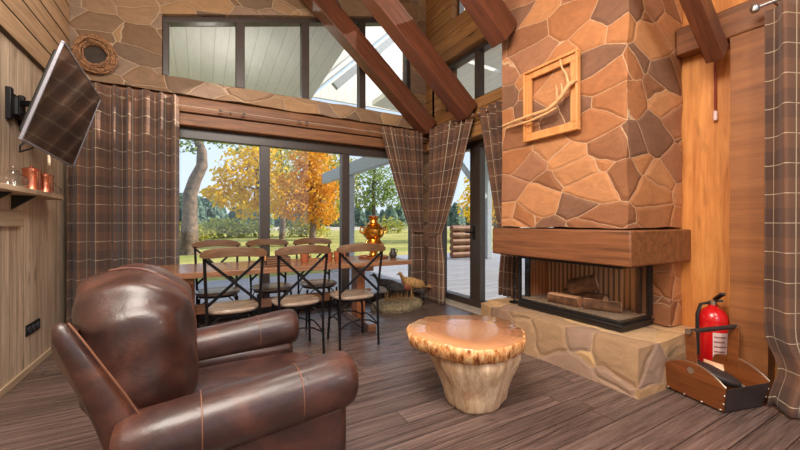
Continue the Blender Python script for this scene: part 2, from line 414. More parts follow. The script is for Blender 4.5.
# left wall: vertical boards below, horizontal boards above
structure(MB().box(XL - 0.2, XL, Y0, YO, 0.0, 5.2).build('wall_left', M['wall_planks'], smooth=0), 'weathered wooden board wall', 'wall')
lb = MB()
z = 2.42
while z < 3.8:
    lb.box(XL, XL + 0.035, Y0, YB, z + 0.002, z + 0.168); z += 0.17
structure(lb.build('trim_1', M['wall_logs'], smooth=0, bevel=0.006), 'horizontal tan boards high on the left wall', 'wall boards')
structure(MB().box(XL, XL + 0.018, Y0, YB, 0.0, 0.055).build('baseboard_left', M['baseboard'], smooth=0, bevel=0.004), 'pale baseboard along the left wall', 'baseboard')
# back wall : stone above, openings for the sliding window below and the sloping window above
UX0, UX1, UZ0 = -0.37, 2.80, 2.73
def uz(x): return 3.42 + (4.28 - 3.42) * (x - UX0) / (UX1 - UX0)
bw = MB()
bw.box(XL, -0.5, YB + 0.05, YO, 0.0, 2.55)                               # solid part behind the left curtain
bw.box(XL, UX0, YB, YO, 2.55, 5.2)
bw.box(UX1, XR + 0.3, YB, YO, 2.55, 5.4)
bw.prism([(UX0, YB, uz(UX0)), (UX1, YB, uz(UX1)), (UX1, YB, 5.4), (UX0, YB, 5.4)], (0, YO - YB, 0))
bw.box(2.95, XR + 0.3, YB + 0.05, YO, 0.0, 2.55)
structure(bw.build('wall_back', M['stone_wall'], smooth=0), 'brown field stone wall above the windows', 'wall')
sill = subdiv_box(XL + 0.01, XR, YB - 0.09, YO - 0.02, 2.555, 2.73, 0.07)
o = sill.build('trim_2', M['stone_wall'], smooth=40); rough_mesh(o, 0.016, 4.0)
structure(o, 'projecting stone sill band under the high back window', 'sill')
structure(MB().box(XL + 0.005, XR, YB - 0.03, YO - 0.05, 2.235, 2.545).build('trim_3', M['lintel'], smooth=0, bevel=0.012), 'brown log lintel over the sliding window', 'lintel')
structure(MB().box(XL + 0.005, XR, YB - 0.06, YB - 0.03, 2.37, 2.545).build('trim_4', M['lintel'], smooth=0, bevel=0.015), 'upper lintel log over the sliding window', 'lintel')
# ceiling
structure(MB().prism([(XL - 0.2, Y0, ceil_z(XL - 0.2)), (XP + 0.35, Y0, ceil_z(XP + 0.35)), (XP + 0.35, Y0, ceil_z(XP + 0.35) + 0.2), (XL - 0.2, Y0, ceil_z(XL - 0.2) + 0.2)], (0, YO - Y0 + 0.1, 0)).build('ceiling', M['ceiling'], smooth=0), 'sloping board ceiling', 'ceiling')

# right wall beyond the chimney, logs round the openings
RX1 = 3.36
rw = MB()
rw.box(XR, RX1, 2.58, YB, 2.26, 2.73)
rw.box(XR, RX1, 4.25, YO, 2.73, 3.46)
rw.box(XR, RX1, 2.58, YO, 3.46, 3.97)
rw.box(XR, RX1, 3.98, YO, 3.97, 5.3)
rw.box(XR, RX1, 2.58, 2.95, 3.97, 5.3)
rw.box(XR, RX1, 2.95, 3.98, 4.52, 5.3)
rw.box(XR + 0.12, RX1, 4.56, YB + 0.05, 0.0, 2.26)
structure(rw.build('wall_right', M['log_wall'], smooth=0, bevel=0.004), 'brown squared log wall round the glass door', 'wall')
# right wall by the chimney : pale boards
pw = MB(); pw.box(XP, XP + 0.3, Y0, 2.578, 0.0, 4.98)
structure(pw.build('wall_panel', M['panel'], smooth=0), 'pale orange board wall behind the extinguisher', 'wall')
structure(MB().box(XP - 0.13, XP, Y0, 1.375, 2.45, 2.66).build('trim_5', M['plate'], smooth=0, bevel=0.012), 'dark wall plate log above the orange boards', 'wall plate')
structure(MB().box(XR - 0.02, RX1 + 0.1, 2.62, YB + 0.05, 0.0, 0.012).build('trim_6', M['stone_sill'], smooth=0, bevel=0.003), 'pale stone threshold strip along the glass door', 'threshold')
structure(MB().box(3.05, 3.115, 4.4, 4.46, 2.73, 3.46).build('trim_7', M['mantel'], smooth=0, bevel=0.005), 'upright batten beside the high right window', 'batten')

# ---- windows
def framed(root, axis, c, d, u0, u1, z0, z1, mull, fw=0.07, mw=0.085, ztop=None, sash=None):
    """frame + one pane object per opening; axis 'x' = window spans x at y=c"""
    P = (lambda u, v, zz: (u, c + v, zz)) if axis == 'x' else (lambda u, v, zz: (c + v, u, zz))
    zt = ztop or (lambda u: z1)
    D = (0, d, 0) if axis == 'x' else (d, 0, 0)
    fr = MB()
    fr.prism([P(u0, 0, z0), P(u1, 0, z0), P(u1, 0, z0 + fw), P(u0, 0, z0 + fw)], D)
    fr.prism([P(u0, 0, zt(u0) - fw), P(u1, 0, zt(u1) - fw), P(u1, 0, zt(u1)), P(u0, 0, zt(u0))], D)
    us = [(u0, u0 + fw)] + [(m - mw / 2, m + mw / 2) for m in mull] + [(u1 - fw, u1)]
    for a, b in us:
        fr.prism([P(a, 0, z0 + fw), P(b, 0, z0 + fw), P(b, 0, zt(b) - fw), P(a, 0, zt(a) - fw)], D)
    fr.build('window_frame', M['frame'], root, smooth=0, bevel=0.006)
    for (a, b), (a2, b2) in zip(us[:-1], us[1:]):
        e = 0.004
        D2 = (0, 0.012, 0) if axis == 'x' else (0.012, 0, 0)
        MB().prism([P(b - e, d * 0.55, z0 + fw - e), P(a2 + e, d * 0.55, z0 + fw - e), P(a2 + e, d * 0.55, zt(a2) - fw + e), P(b - e, d * 0.55, zt(b) - fw + e)], D2).build('pane', M['glass'], root, smooth=0)

w1 = sempty('window_1', 'wide dark framed sliding window behind the dining table', 'window')
framed(w1, 'x', YB + 0.08, 0.1, -0.5, 2.95, 0.0, 2.235, [0.70, 1.765], fw=0.12, mw=0.115)
w2 = sempty('window_2', 'high dark framed window under the sloping roof', 'window')
framed(w2, 'x', YB + 0.06, 0.1, UX0, UX1, UZ0 - 0.01, 0, [0.415, 1.20, 2.01], fw=0.06, mw=0.1, ztop=uz)
w3 = sempty('window_3', 'high dark framed window above the glass door', 'window')
framed(w3, 'y', XR + 0.1, 0.1, 2.6, 4.25, 2.73, 3.46, [3.58], fw=0.06, mw=0.085)
w4 = sempty('window_4', 'small topmost window in the log wall', 'window')
framed(w4, 'y', XR + 0.1, 0.1, 2.95, 3.98, 3.97, 4.52, [], fw=0.04)
d1 = sempty('door_1', 'dark framed glass door between the plaid curtains', 'door')
framed(d1, 'y', 3.24, 0.1, 2.62, 4.56, 0.012, 2.26, [3.72], fw=0.09, mw=0.2)
h = MB(); h.tube([(3.235, 3.73, 1.02), (3.19, 3.73, 1.02), (3.19, 3.85, 1.02)], 0.011); h.box(3.228, 3.24, 3.71, 3.75, 0.93, 1.11)
h.build('door_handle', M['black_metal'], d1, bevel=0.002)

# ------------------------------------------------------------------ chimney, mantel, hearth, firebox
chim = thing('stone_chimney', 'tall orange flagstone chimney breast above the firebox', 'chimney', (0, 0, 0))
o = subdiv_box(2.58, 3.343, 1.38, 2.562, 1.115, 4.81, 0.06).build('chimney_breast', M['stone_chimney'], chim, smooth=50); rough_mesh(o, 0.014, 4.0, 3.0)
o = subdiv_box(3.17, 3.348, 1.385, 2.565, 0.345, 0.843, 0.06).build('pier', M['stone_chimney'], chim, smooth=50); rough_mesh(o, 0.008, 4.0, 5.0)

mant = MB().box(2.5, XP - 0.005, 1.32, 2.615, 0.852, 1.1).build('mantel_beam', M['mantel'], bevel=0.012, smooth=30)
tag(mant, 'thick brown timber mantel wrapping the chimney over the firebox', 'mantel')

hearth = subdiv_box(2.49, XP - 0.003, 1.257, 2.84, 0.0, 0.334, 0.055).build('stone_hearth', M['stone_hearth'], smooth=50, bevel=0)
for v in hearth.data.vertices:
    n = noise.noise_vector(Vector(v.co) * 3.0 + Vector((11, 2, 5)))
    k = 0.018 if v.co.x < 2.6 or v.co.y < 1.3 else 0.004
    v.co += Vector((n.x * k, n.y * k, n.z * k * 0.4 if v.co.z > 0.05 else 0))
    if v.co.y > 2.55 and v.co.x < 2.6: v.co.x += (v.co.y - 2.55) * 0.25; v.co.z -= 0.02 if v.co.z > 0.2 else 0
tag(hearth, 'raised tan stone hearth under the firebox', 'hearth')

fb = thing('firebox', 'black steel framed glass corner firebox on the hearth', 'fireplace', (0, 0, 0.34))
fx0, fx1, fy0, fy1 = 2.715, 3.15, 1.495, 2.49
ft = 0.508   # top (local z), hidden behind the mantel
m = MB(); m.box(fx0, fx1, fy0, fy1, 0.0, 0.035); m.box(fx0 - 0.012, fx1, fy0 - 0.012, fy1, 0.035, 0.05); m.box(fx0 + 0.01, fx1, fy0 + 0.01, fy1, 0.05, 0.075)
m.build('base_frame', M['iron'], fb, bevel=0.004)
MB().box(fx0 + 0.03, fx1 - 0.02, fy0 + 0.03, fy1 - 0.02, 0.0755, 0.085).build('ash_bed', M['ash'], fb)
m = MB(); m.box(fx0, fx1, fy0, fy0 + 0.03, ft - 0.04, ft); m.box(fx0, fx0 + 0.03, fy0 + 0.03, fy1, ft - 0.04, ft); m.box(fx0 + 0.03, fx1, fy0 + 0.03, fy1, ft - 0.012, ft)
m.build('top_frame', M['iron'], fb, bevel=0.003)
MB().box(fx1 - 0.02, fx1, fy0 + 0.03, fy1 - 0.02, 0.08, ft - 0.013).build('back_lining', M['fireclay'], fb, smooth=0)
MB().box(fx0 + 0.13, fx1 - 0.021, fy1 - 0.02, fy1, 0.0752, ft - 0.041).build('side_lining', M['fireclay_side'], fb, smooth=0)
for q in ((fx0, fx0 + 0.03, fy1 - 0.03, fy1), (fx0 + 0.1, fx0 + 0.129, fy1 - 0.05, fy1), (fx1 - 0.05, fx1, fy0, fy0 + 0.028), (fx1 - 0.1, fx1 - 0.06, fy0 + 0.05, fy0 + 0.08)):
    MB().box(*q, 0.0752, ft - 0.041).build('upright', M['iron'], fb, bevel=0.003)
MB().box(fx0 + 0.006, fx0 + 0.012, fy0 + 0.013, fy1 - 0.03, 0.0752, ft - 0.041).build('front_glass', M['fire_glass'], fb, smooth=0)
MB().box(fx0 + 0.013, fx1 - 0.051, fy0 + 0.006, fy0 + 0.012, 0.0752, ft - 0.041).build('side_glass', M['fire_glass'], fb, smooth=0)

def split_log(label, p0, p1, r, roll, seed):
    rnd = random.Random(seed); L = (Vector(p1) - Vector(p0)).length
    root = thing('firewood_log', label, 'firewood', p0, 0, 'split logs in the firebox')
    d = (Vector(p1) - Vector(p0)).normalized()
    root.rotation_euler = (d.to_track_quat('X', 'Z') @ Euler((roll, 0, 0)).to_quaternion()).to_euler()
    rings = []; n = 9
    for i in range(7):
        x = L * i / 6; k = 1 + rnd.uniform(-0.06, 0.06)
        arc = [(x, r * k * math.cos(a), r * k * math.sin(a)) for a in [PI * j / (n - 1) for j in range(n)]]
        rings.append(arc + [(x, -r * 0.3, -r * 0.55 * k), (x, r * 0.35, -r * 0.5 * k)])
    b = MB().loft(rings).build('split_face', M['log_split'], root, smooth=30)
    bk = MB().loft([[(L * i / 6 + 0.0, (r + 0.006) * math.cos(a), (r + 0.006) * math.sin(a)) for a in [0.15 + (PI - 0.3) * j / 8 for j in range(9)]] + [(L * i / 6, r * 0.8 * math.cos(a), r * 0.8 * math.sin(a)) for a in [PI - 0.15 - (PI - 0.3) * j / 8 for j in range(9)]] for i in range(7)])
    bk.build('bark', M['log_bark'], root, smooth=30)
split_log('reddish split log lying across the front of the firebox pile', (2.84, 2.20, 0.475), (2.87, 1.93, 0.475), 0.062, 2.6, 1)
split_log('split log lying low at the right end of the firebox pile', (2.86, 1.89, 0.47), (2.97, 1.64, 0.47), 0.055, 2.2, 2)
split_log('short split log lying at the back of the firebox pile', (3.0, 2.16, 0.475), (3.02, 1.8, 0.475), 0.058, 0.4, 3)
split_log('pointed pale split log standing up over the firebox pile', (2.91, 2.06, 0.57), (3.0, 1.86, 0.635), 0.065, 1.2, 4)

# fire tool hanging left of the firebox
ft_ = thing('fire_tool', 'black iron fire tool with twisted shaft standing left of the firebox', 'fire tool', (2.79, 2.60, 0.34))
m = MB(); m.lathe([(0.05, 0), (0.05, 0.012), (0.012, 0.02)], 16); m.build('foot', M['black_metal'], ft_)
m = MB()
pts = [(0.008 * math.cos(i * 0.9), 0.008 * math.sin(i * 0.9), 0.02 + 0.45 * i / 40) for i in range(41)]
m.tube(pts, 0.006, 6); m.tube([(-p[0], -p[1], p[2]) for p in pts], 0.006, 6); m.build('shaft', M['black_metal'], ft_)
m = MB(); m.tube([(0.0, 0, 0.47), (0.02, 0.0, 0.488), (0.0, 0, 0.502), (-0.02, 0, 0.488), (0, 0, 0.47)], 0.005, 6); m.build('ring_handle', M['brass'], ft_)

# timber post by the curtain
o = subdiv_box(3.235, XP - 0.002, 0.858, 1.05, 0.0, 2.447, 0.06).build('timber_post', M['post'], smooth=45); rough_mesh(o, 0.006, 5.0, 1.0)
for v in o.data.vertices: v.co.x = min(v.co.x, XP - 0.002); v.co.z = max(v.co.z, 0.0); v.co.z = min(v.co.z, 2.447)
tag(o, 'hewn square timber post between the orange boards and the right curtain', 'post')

# diagonal beams
def brace(y, label, x_lo, depth=0.2, x_hi=0.72, hh=0.125):
    zc = lambda x: 2.73 + 0.847 * (2.74 - x)
    a = Vector((x_lo, y, zc(x_lo))); b = Vector((x_hi, y, zc(x_hi))); L = (b - a).length; ang = math.atan(0.847)
    mb = MB().box(0, L, -depth / 2, depth / 2, -hh, hh)
    o = mb.build('diagonal_beam', M['beam'], bevel=0.008, loc=a, rot=(0, -(PI - ang), 0) if False else (0, ang - PI, 0))
    o.rotation_euler = (0, PI + ang, 0)
    return tag(o, label, 'beam', 'slanting roof beams')
brace(4.42, 'slanting dark beam close to the back wall, ending at the room corner', 2.96)
brace(3.53, 'slanting dark beam crossing the high back window to the right wall', 2.96)
brace(2.46, 'slanting dark beam running down into the chimney edge', 2.52, 0.18)
brace(1.105, 'slanting dark beam ending beside the post right of the chimney', 3.20, 0.10, hh=0.075)

# cord
cd = thing('pull_cord', 'red brown pull cord with pale wooden handle on the orange boards', 'cord', (3.335, 1.165, 1.9))
MB().tube([(0, 0, 0.08), (0.001, 0.002, 0.4), (0, 0, 0.55)], 0.008, 8).build('rope', M['cord'], cd)
MB().tube([(0, 0, 0.55), (0.001, 0, 0.545)], 0.012, 8).build('knot', M['cord'], cd)
MB().lathe([(0.006, 0.085), (0.012, 0.08), (0.015, 0.03), (0.012, 0.012), (0.004, 0.01)], 12).build('handle', M['label_white'], cd)

# ------------------------------------------------------------------ curtains
def curtain(name, label, mapf, cloth_w, folds, amp, z0, z1, ncol=120, nrow=40, seed=0, tie=None, group='plaid curtains', eyelets=None):
    """mapf(s, z) -> (point, normal, amplitude factor)"""
    bm = bmesh.new(); uvl = bm.loops.layers.uv.new('UVMap'); rnd = random.Random(seed)
    ph = [rnd.uniform(-0.6, 0.6) for _ in range(4)]; V = []; U = []
    for j in range(nrow + 1):
        z = z0 + (z1 - z0) * j / nrow; row = []
        for i in range(ncol + 1):
            s = i / ncol
            p, nrm, af = mapf(s, z)
            w = s + 0.018 * math.sin(2 * PI * s * 2.3 + ph[0]) + 0.01 * math.sin(2 * PI * s * 5 + ph[1] + 0.4 * z)
            f = math.sin(2 * PI * folds * w) + 0.25 * math.sin(4 * PI * folds * w + ph[2] + z * 0.6)
            d = amp * af * f
            row.append((bm.verts.new(Vector(p) + Vector(nrm) * d), (s * cloth_w, z)))
        V.append(row)
    for j in range(nrow):
        for i in range(ncol):
            q = [V[j][i], V[j][i + 1], V[j + 1][i + 1], V[j + 1][i]]
            f = bm.faces.new([a[0] for a in q]); f.smooth = True
            for lp, a in zip(f.loops, q): lp[uvl].uv = a[1]
    me = bpy.data.meshes.new('cloth'); bm.to_mesh(me); bm.free(); me.materials.append(M['plaid'])
    root = thing(name, label, 'curtain', (0, 0, 0), 0, group)
    o = bpy.data.objects.new('cloth', me); COL.objects.link(o); o.parent = root
    sd = o.modifiers.new('Solidify', 'SOLIDIFY'); sd.thickness = 0.004; sd.offset = 0
    if tie:
        MB().tube(tie, 0.012, 8).build('tieback', M['plaid_plain'], root)
    if eyelets:
        for (p, ax) in eyelets:
            m = MB(); R = 0.021; p = Vector(p); ax = Vector(ax).normalized(); u = Vector((0, 0, 1)); w = ax.cross(u)
            m.tube([p + (u * math.cos(a) + w * math.sin(a)) * R for a in [2 * PI * k / 14 for k in range(15)]], 0.005, 6)
            m.build('eyelet', M['steel'], root)
    return root
M['plaid_plain'] = plain('brown tie fabric', S(120, 92, 74), 0.8, 0, 0.1)
def lerp(a, b, t): return a + (b - a) * t
def sm(t): t = max(0, min(1, t)); return t * t * (3 - 2 * t)

# left curtain, hanging straight
curtain('plaid_curtain', 'wide brown plaid curtain hanging straight left of the sliding window',
        lambda s, z: ((lerp(-1.10, -0.205, s), 4.465 + 0.01 * math.sin(7 * s), z), (0, 1, 0), 1.0 - 0.25 * sm((z - 2.0) / 0.5)), 1.75, 7.0, 0.072, 0.015, 2.5, 190, 30, 3)
# panel gathered on the back wall next to the corner
def tied(a0, a1, t0, t1, b0, b1, zt, z1, fixed, axis):
    def f(s, z):
        if z > zt:
            k = (z - zt) / (z1 - zt); k2 = k ** 0.85
            u = lerp(lerp(t0, t1, s), lerp(a0, a1, s), k2); af = lerp(0.55, 1.0, k)
        else:
            k = sm((zt - z) / 0.5); u = lerp(lerp(t0, t1, s), lerp(b0, b1, s), k); af = lerp(0.55, 0.85, k)
        return ((u, fixed, z), (0, 1, 0), af) if axis == 'x' else ((fixed, u, z), (1, 0, 0), af)
    return f
curtain('plaid_curtain', 'tied back plaid curtain at the right end of the sliding window',
        tied(2.19, 2.88, 2.69, 2.89, 2.68, 2.90, 1.03, 2.5, 4.47, 'x'), 1.3, 8, 0.042, 0.018, 2.5, 120, 40, 5,
        tie=[(2.68, 4.41, 1.04), (2.79, 4.415, 1.02), (2.90, 4.41, 1.04)])
curtain('plaid_curtain', 'tied back plaid curtain at the far side of the glass door',
        tied(4.38, 3.42, 4.38, 4.10, 4.40, 4.04, 1.0, 2.52, 2.945, 'y'), 1.35, 8, 0.042, 0.018, 2.52, 120, 40, 6,
        tie=[(2.875, 4.40, 1.03), (2.86, 4.24, 1.0), (2.875, 4.08, 1.02)])
curtain('plaid_curtain', 'plaid curtain swept towards the chimney at the near side of the glass door',
        tied(3.32, 2.69, 2.94, 2.69, 2.98, 2.69, 0.95, 2.52, 2.945, 'y'), 1.3, 5, 0.042, 0.345, 2.52, 120, 40, 8)
def rightc(s, z):
    y = lerp(0.845, 0.0, s)
    pinch = math.exp(-((z - 0.27) / 0.12) ** 2)
    y -= 0.05 * pinch * (1 - s) + 0.03 * sm((0.4 - z) / 0.3) * (1 - s)
    x = 3.11 - 0.05 * sm((0.22 - z) / 0.2)
    return ((x, y, z), (1, 0, 0), 1.0 - 0.5 * pinch)
curtain('plaid_curtain', 'long plaid curtain hanging at the right edge beside the post', rightc, 1.5, 5.5, 0.05, 0.015, 2.5, 130, 50, 12)

# wires and rods
m = MB().tube([(-1.15, 4.50, 2.42), (3.04, 4.50, 2.42)], 0.004, 6)
wire = thing('curtain_wire', 'thin steel curtain wire along the lintel of the sliding window', 'curtain wire', (0, 0, 0))
m.build('wire', plain('dull wire', S(176, 160, 140), 0.8), wire)
for x in (0.18, 0.42, 1.05, 1.15): MB().tube([(x, 4.50, 2.42), (x + 0.03, 4.50, 2.42)], 0.012, 8).build('clamp', M['steel'], wire)
for x in (-1.0, 0.3, 1.1, 2.9): MB().tube([(x, 4.501, 2.42), (x, 4.569, 2.42)], 0.005, 6).build('bracket', M['steel'], wire)
rod = thing('curtain_rod', 'dark wooden curtain rod above the glass door', 'curtain rod', (0, 0, 0))
MB().tube([(2.955, 4.36, 2.475), (2.955, 2.64, 2.475)], 0.014, 10).build('pole', M['mantel'], rod)
for y in (4.3, 3.38, 2.68): MB().tube([(2.956, y, 2.475), (3.049, y, 2.475)], 0.008, 6).build('bracket', M['black_metal'], rod)
for y in [4.33, 4.2, 4.05, 3.9, 3.75, 3.6, 3.47, 3.29, 3.16, 3.02, 2.88, 2.76]:
    m = MB(); m.tube([(2.955 + 0.024 * math.sin(a), y + 0.004 * math.sin(2 * a), 2.475 + 0.024 * math.cos(a)) for a in [2 * PI * k / 12 for k in range(13)]], 0.004, 6); m.build('ring', M['steel'], rod)
rod2 = thing('curtain_rod', 'steel curtain rod with ball end at the top right by the post', 'curtain rod', (0, 0, 0))
MB().tube([(3.11, 0.86, 2.53), (3.11, -0.3, 2.53)], 0.012, 10).build('pole', M['steel'], rod2)
MB().lathe([(0.004, -0.03), (0.02, -0.02), (0.026, 0.0), (0.02, 0.02), (0.004, 0.03)], 14, (3.11, 0.885, 2.53)).build('finial', M['steel'], rod2)
MB().tube([(3.11, 0.80, 2.53), (3.229, 0.80, 2.53)], 0.008, 6).build('bracket', M['steel'], rod2)

# ------------------------------------------------------------------ wall things, left
# television
tvc = Vector((-0.815, 3.365, 1.92)); tvr = thing('television', 'flat silver edged television tilted down on the left wall', 'television', tvc)
c0 = Vector((-0.705, 2.80, 2.223)); cB = Vector((-0.885, 2.815, 1.617)); cD = Vector((-0.748, 3.913, 2.217))
ex = (cD - c0).normalized(); ez = (c0 - cB); ez = (ez - ex * ez.dot(ex)).normalized(); ey = ez.cross(ex)   # ey points to the wall
R = Matrix((ex, ey, ez)).transposed(); tvr.rotation_euler = R.to_euler()
hw, hh = 0.56, 0.317
m = MB()
m.box(-hw, hw, 0.0, 0.018, -hh, -hh + 0.012); m.box(-hw, hw, 0.0, 0.018, hh - 0.012, hh)
m.box(-hw, -hw + 0.012, 0.0, 0.018, -hh + 0.012, hh - 0.012); m.box(hw - 0.012, hw, 0.0, 0.018, -hh + 0.012, hh - 0.012)
m.build('bezel', M['tv_edge'], tvr, bevel=0.003)
MB().box(-hw + 0.012, hw - 0.012, 0.004, 0.018, -hh + 0.012, hh - 0.012).build('screen', M['screen'], tvr, smooth=0)
MB().box(-hw + 0.05, hw - 0.05, 0.0185, 0.05, -hh + 0.05, hh - 0.05).build('back_cover', M['black'], tvr, bevel=0.01)
mt = thing('wall_mount', 'black articulated wall mount holding the television', 'mount', (XL, 3.53, 1.97))
m = MB(); m.box(0.0, 0.03, -0.12, -0.075, -0.11, 0.11); m.box(0.0, 0.03, 0.075, 0.12, -0.11, 0.11); m.box(0.0, 0.028, -0.075, 0.075, -0.08, 0.08)
m.build('wall_plate', M['black_metal'], mt, bevel=0.004)
m = MB()
for k in range(5): m.box(0.028, 0.045, -0.06 + 0.028 * k, -0.045 + 0.028 * k, -0.06, 0.06)
m.build('rib', M['black'], mt)
MB().bar((0.045, 0.0, 0.03), (0.2, -0.1, 0.02), 0.05, 0.035).build('arm', M['black_metal'], mt, bevel=0.004)
MB().bar((0.045, 0.0, -0.06), (0.2, -0.06, -0.03), 0.05, 0.03).build('arm', M['black_metal'], mt, bevel=0.004)
MB().bar((0.2, -0.11, 0.02), (0.262, 0.0, 0.0), 0.045, 0.04).build('bracket', M['black_metal'], mt, bevel=0.004)
m = MB().tube([(-0.93, 3.1, 1.70), (-0.98, 3.08, 1.63), (-1.0, 3.14, 1.6), (-0.97, 3.22, 1.64), (-0.92, 3.2, 1.70)], 0.006, 6)
tag(m.build('cable', M['black']), 'black cable looping under the tilted television', 'cable')

# shelf
sh = thing('wall_shelf', 'wooden wall shelf under the television', 'shelf', (XL, 0, 1.345))
m = MB(); m.prism([(0, 2.3, 0), (0.17, 2.3, 0), (0.17, 3.2, 0), (0.165, 3.9, 0), (0.13, 4.08, 0), (0, 4.1, 0)], (0, 0, 0.035)); m.build('board', M['baseboard'], sh, bevel=0.005)
for y in (3.12, 3.5):
    m = MB(); m.prism([(0, y, -0.001), (0.13, y, -0.001), (0, y, -0.1)], (0, 0.02, 0)); m.build('bracket', M['black'], sh)
MB().box(0.0, 0.03, 2.3, 3.62, -0.22, -0.11).build('rail', M['baseboard'], sh, bevel=0.004)
SZ = 1.3805
def glass_pot(label, x, y, k):
    r = thing('glass_jar', label, 'jar', (x, y, SZ), 0, 'glass jars on the shelf')
    MB().lathe([(0.03 * k, 0), (0.055 * k, 0.012 * k), (0.062 * k, 0.035 * k), (0.05 * k, 0.06 * k), (0.026 * k, 0.075 * k), (0.024 * k, 0.085 * k)], 22).build('bowl', M['clear_glass'], r)
    MB().lathe([(0.025 * k, 0.0855 * k), (0.02 * k, 0.093 * k), (0.006 * k, 0.098 * k), (0.01 * k, 0.106 * k), (0.008 * k, 0.115 * k), (0.001, 0.118 * k)], 18).build('lid', M['clear_glass'], r)
glass_pot('larger lidded glass jar at the near end of the shelf', -1.05, 3.20, 1.15)
glass_pot('small lidded glass jar beside the copper canisters, nearer the corner', -1.04, 3.84, 0.95)
def canister(label, x, y, h, r0):
    r = thing('copper_canister', label, 'canister', (x, y, SZ), 0, 'copper canisters on the shelf')
    MB().lathe([(r0, 0), (r0, h * 0.04), (r0 * 0.97, h * 0.06), (r0 * 0.97, h * 0.76), (r0, h * 0.78), (r0, h * 0.82)], 24).build('body', M['copper'], r)
    MB().lathe([(r0 * 1.03, h * 0.821), (r0 * 1.03, h * 0.88), (r0 * 0.5, h * 0.93), (r0 * 0.15, h * 0.95), (r0 * 0.2, h * 1.0), (0.001, h * 1.01)], 24).build('lid', M['copper'], r)
canister('taller dark lidded copper canister on the shelf', -1.06, 3.52, 0.18, 0.05)
canister('shorter bright copper canister on the shelf', -1.03, 3.66, 0.15, 0.048)
# outlet
ol = thing('wall_socket', 'black triple wall socket low on the left wall', 'socket', (XL, 3.86, 0.33))
MB().box(0.0, 0.01, -0.13, 0.13, -0.042, 0.042).build('plate', M['black'], ol, bevel=0.003)
for k in (-1, 0, 1):
    m = MB(); m.tube([(0.0101, k * 0.082, 0), (0.014, k * 0.082, 0)], 0.028, 16); m.build('outlet', plain('socket grey', S(60, 66, 74), 0.4), ol)

# wreath on stone
wr = thing('wicker_wreath', 'round woven twig wreath high on the stone wall beside the television', 'wreath', (-0.905, 4.497, 2.80))
m = MB(); rnd = random.Random(4)
for k in range(40):
    r0 = rnd.uniform(0.09, 0.175); p1 = rnd.uniform(0, 6.28); off = rnd.uniform(-0.04, 0.035) * (1 - abs(r0 - 0.115) / 0.09); ec = rnd.uniform(-0.012, 0.012); tl = rnd.uniform(-0.1, 0.1)
    a0 = rnd.uniform(0, 6.28)
    m.tube([((r0 + ec * math.cos(3 * a + p1)) * math.cos(a), off + tl * 0.1 * math.sin(a + p1), (r0 * 1.05 + ec * math.sin(2 * a)) * math.sin(a)) for a in [a0 + 2 * PI * q / 30 for q in range(29)]], rnd.uniform(0.0028, 0.0055), 5)
m.build('twigs', M['wicker'], wr)
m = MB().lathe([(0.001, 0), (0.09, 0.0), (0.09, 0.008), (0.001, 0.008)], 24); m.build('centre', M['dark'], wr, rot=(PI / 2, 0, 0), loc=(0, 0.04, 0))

# picture frame and branch on the chimney
pf = thing('wooden_frame', 'empty light wooden frame hung on the chimney stones', 'frame', (2.575, 1.985, 1.87))
A, H, B = 0.265, 0.625, 0.075
for nm, (y0, y1, z0, z1) in {'bottom': (-A, A, 0, B), 'top': (-A, A, H - B, H), 'left': (-A, -A + B, B, H - B), 'right': (A - B, A, B, H - B)}.items():
    m = MB(); m.box(-0.035, -0.012, y0, y1, z0, z1)
    i = 0.02
    m.box(-0.05, -0.035, y0 + (0 if nm != 'right' else 0.0), y1, z0, z1) if False else None
    m.build('rail', M['frame_wood'], pf, bevel=0.004)
m = MB(); g = 0.022
for (y0, y1, z0, z1) in ((-A, A, 0, g), (-A, A, H - g, H), (-A, -A + g, g, H - g), (A - g, A, g, H - g)): m.box(-0.055, -0.0355, y0, y1, z0, z1)
m.build('outer_molding', M['frame_wood'], pf, bevel=0.005)
br = thing('driftwood_branch', 'pale peeled forked branch hung across the wooden frame', 'branch', (2.5, 0, 0))
m = MB()
def cp(px, py, x=2.5):
    x += 0.012      # a point of the branch measured on the chimney plane
    u = px - 400; t = x / (173.7 + 0.873 * u); return (x - 2.5, t * (310.8 - 0.488 * u), 1.15 + (223 - py) * t)
main = [cp(503, 126), cp(515, 121, 2.49), cp(532, 115, 2.485), cp(547, 110, 2.48), cp(556, 103, 2.485), cp(563, 94, 2.49), cp(569, 85, 2.495), cp(575, 81, 2.5)]
m.tube(main, [0.012, 0.013, 0.015, 0.016, 0.017, 0.017, 0.019, 0.012], 8)
m.tube([cp(569, 85), cp(566, 74), cp(562, 68), cp(560, 59)], [0.013, 0.01, 0.008, 0.005], 7)
m.tube([cp(507, 128), cp(530, 121, 2.48), cp(548, 113, 2.475), cp(556, 108, 2.48)], [0.008, 0.011, 0.012, 0.01], 7)
m.tube([cp(557, 102), cp(557, 92, 2.49), cp(556, 84, 2.485)], [0.009, 0.008, 0.004], 6)
m.tube([cp(562, 96), cp(562, 88, 2.48), cp(561, 83, 2.48)], [0.008, 0.006, 0.003], 6)
m.tube([cp(573, 82), cp(578, 80)], [0.012, 0.004], 6)
m.build('branch', M['branch'], br, smooth=60)

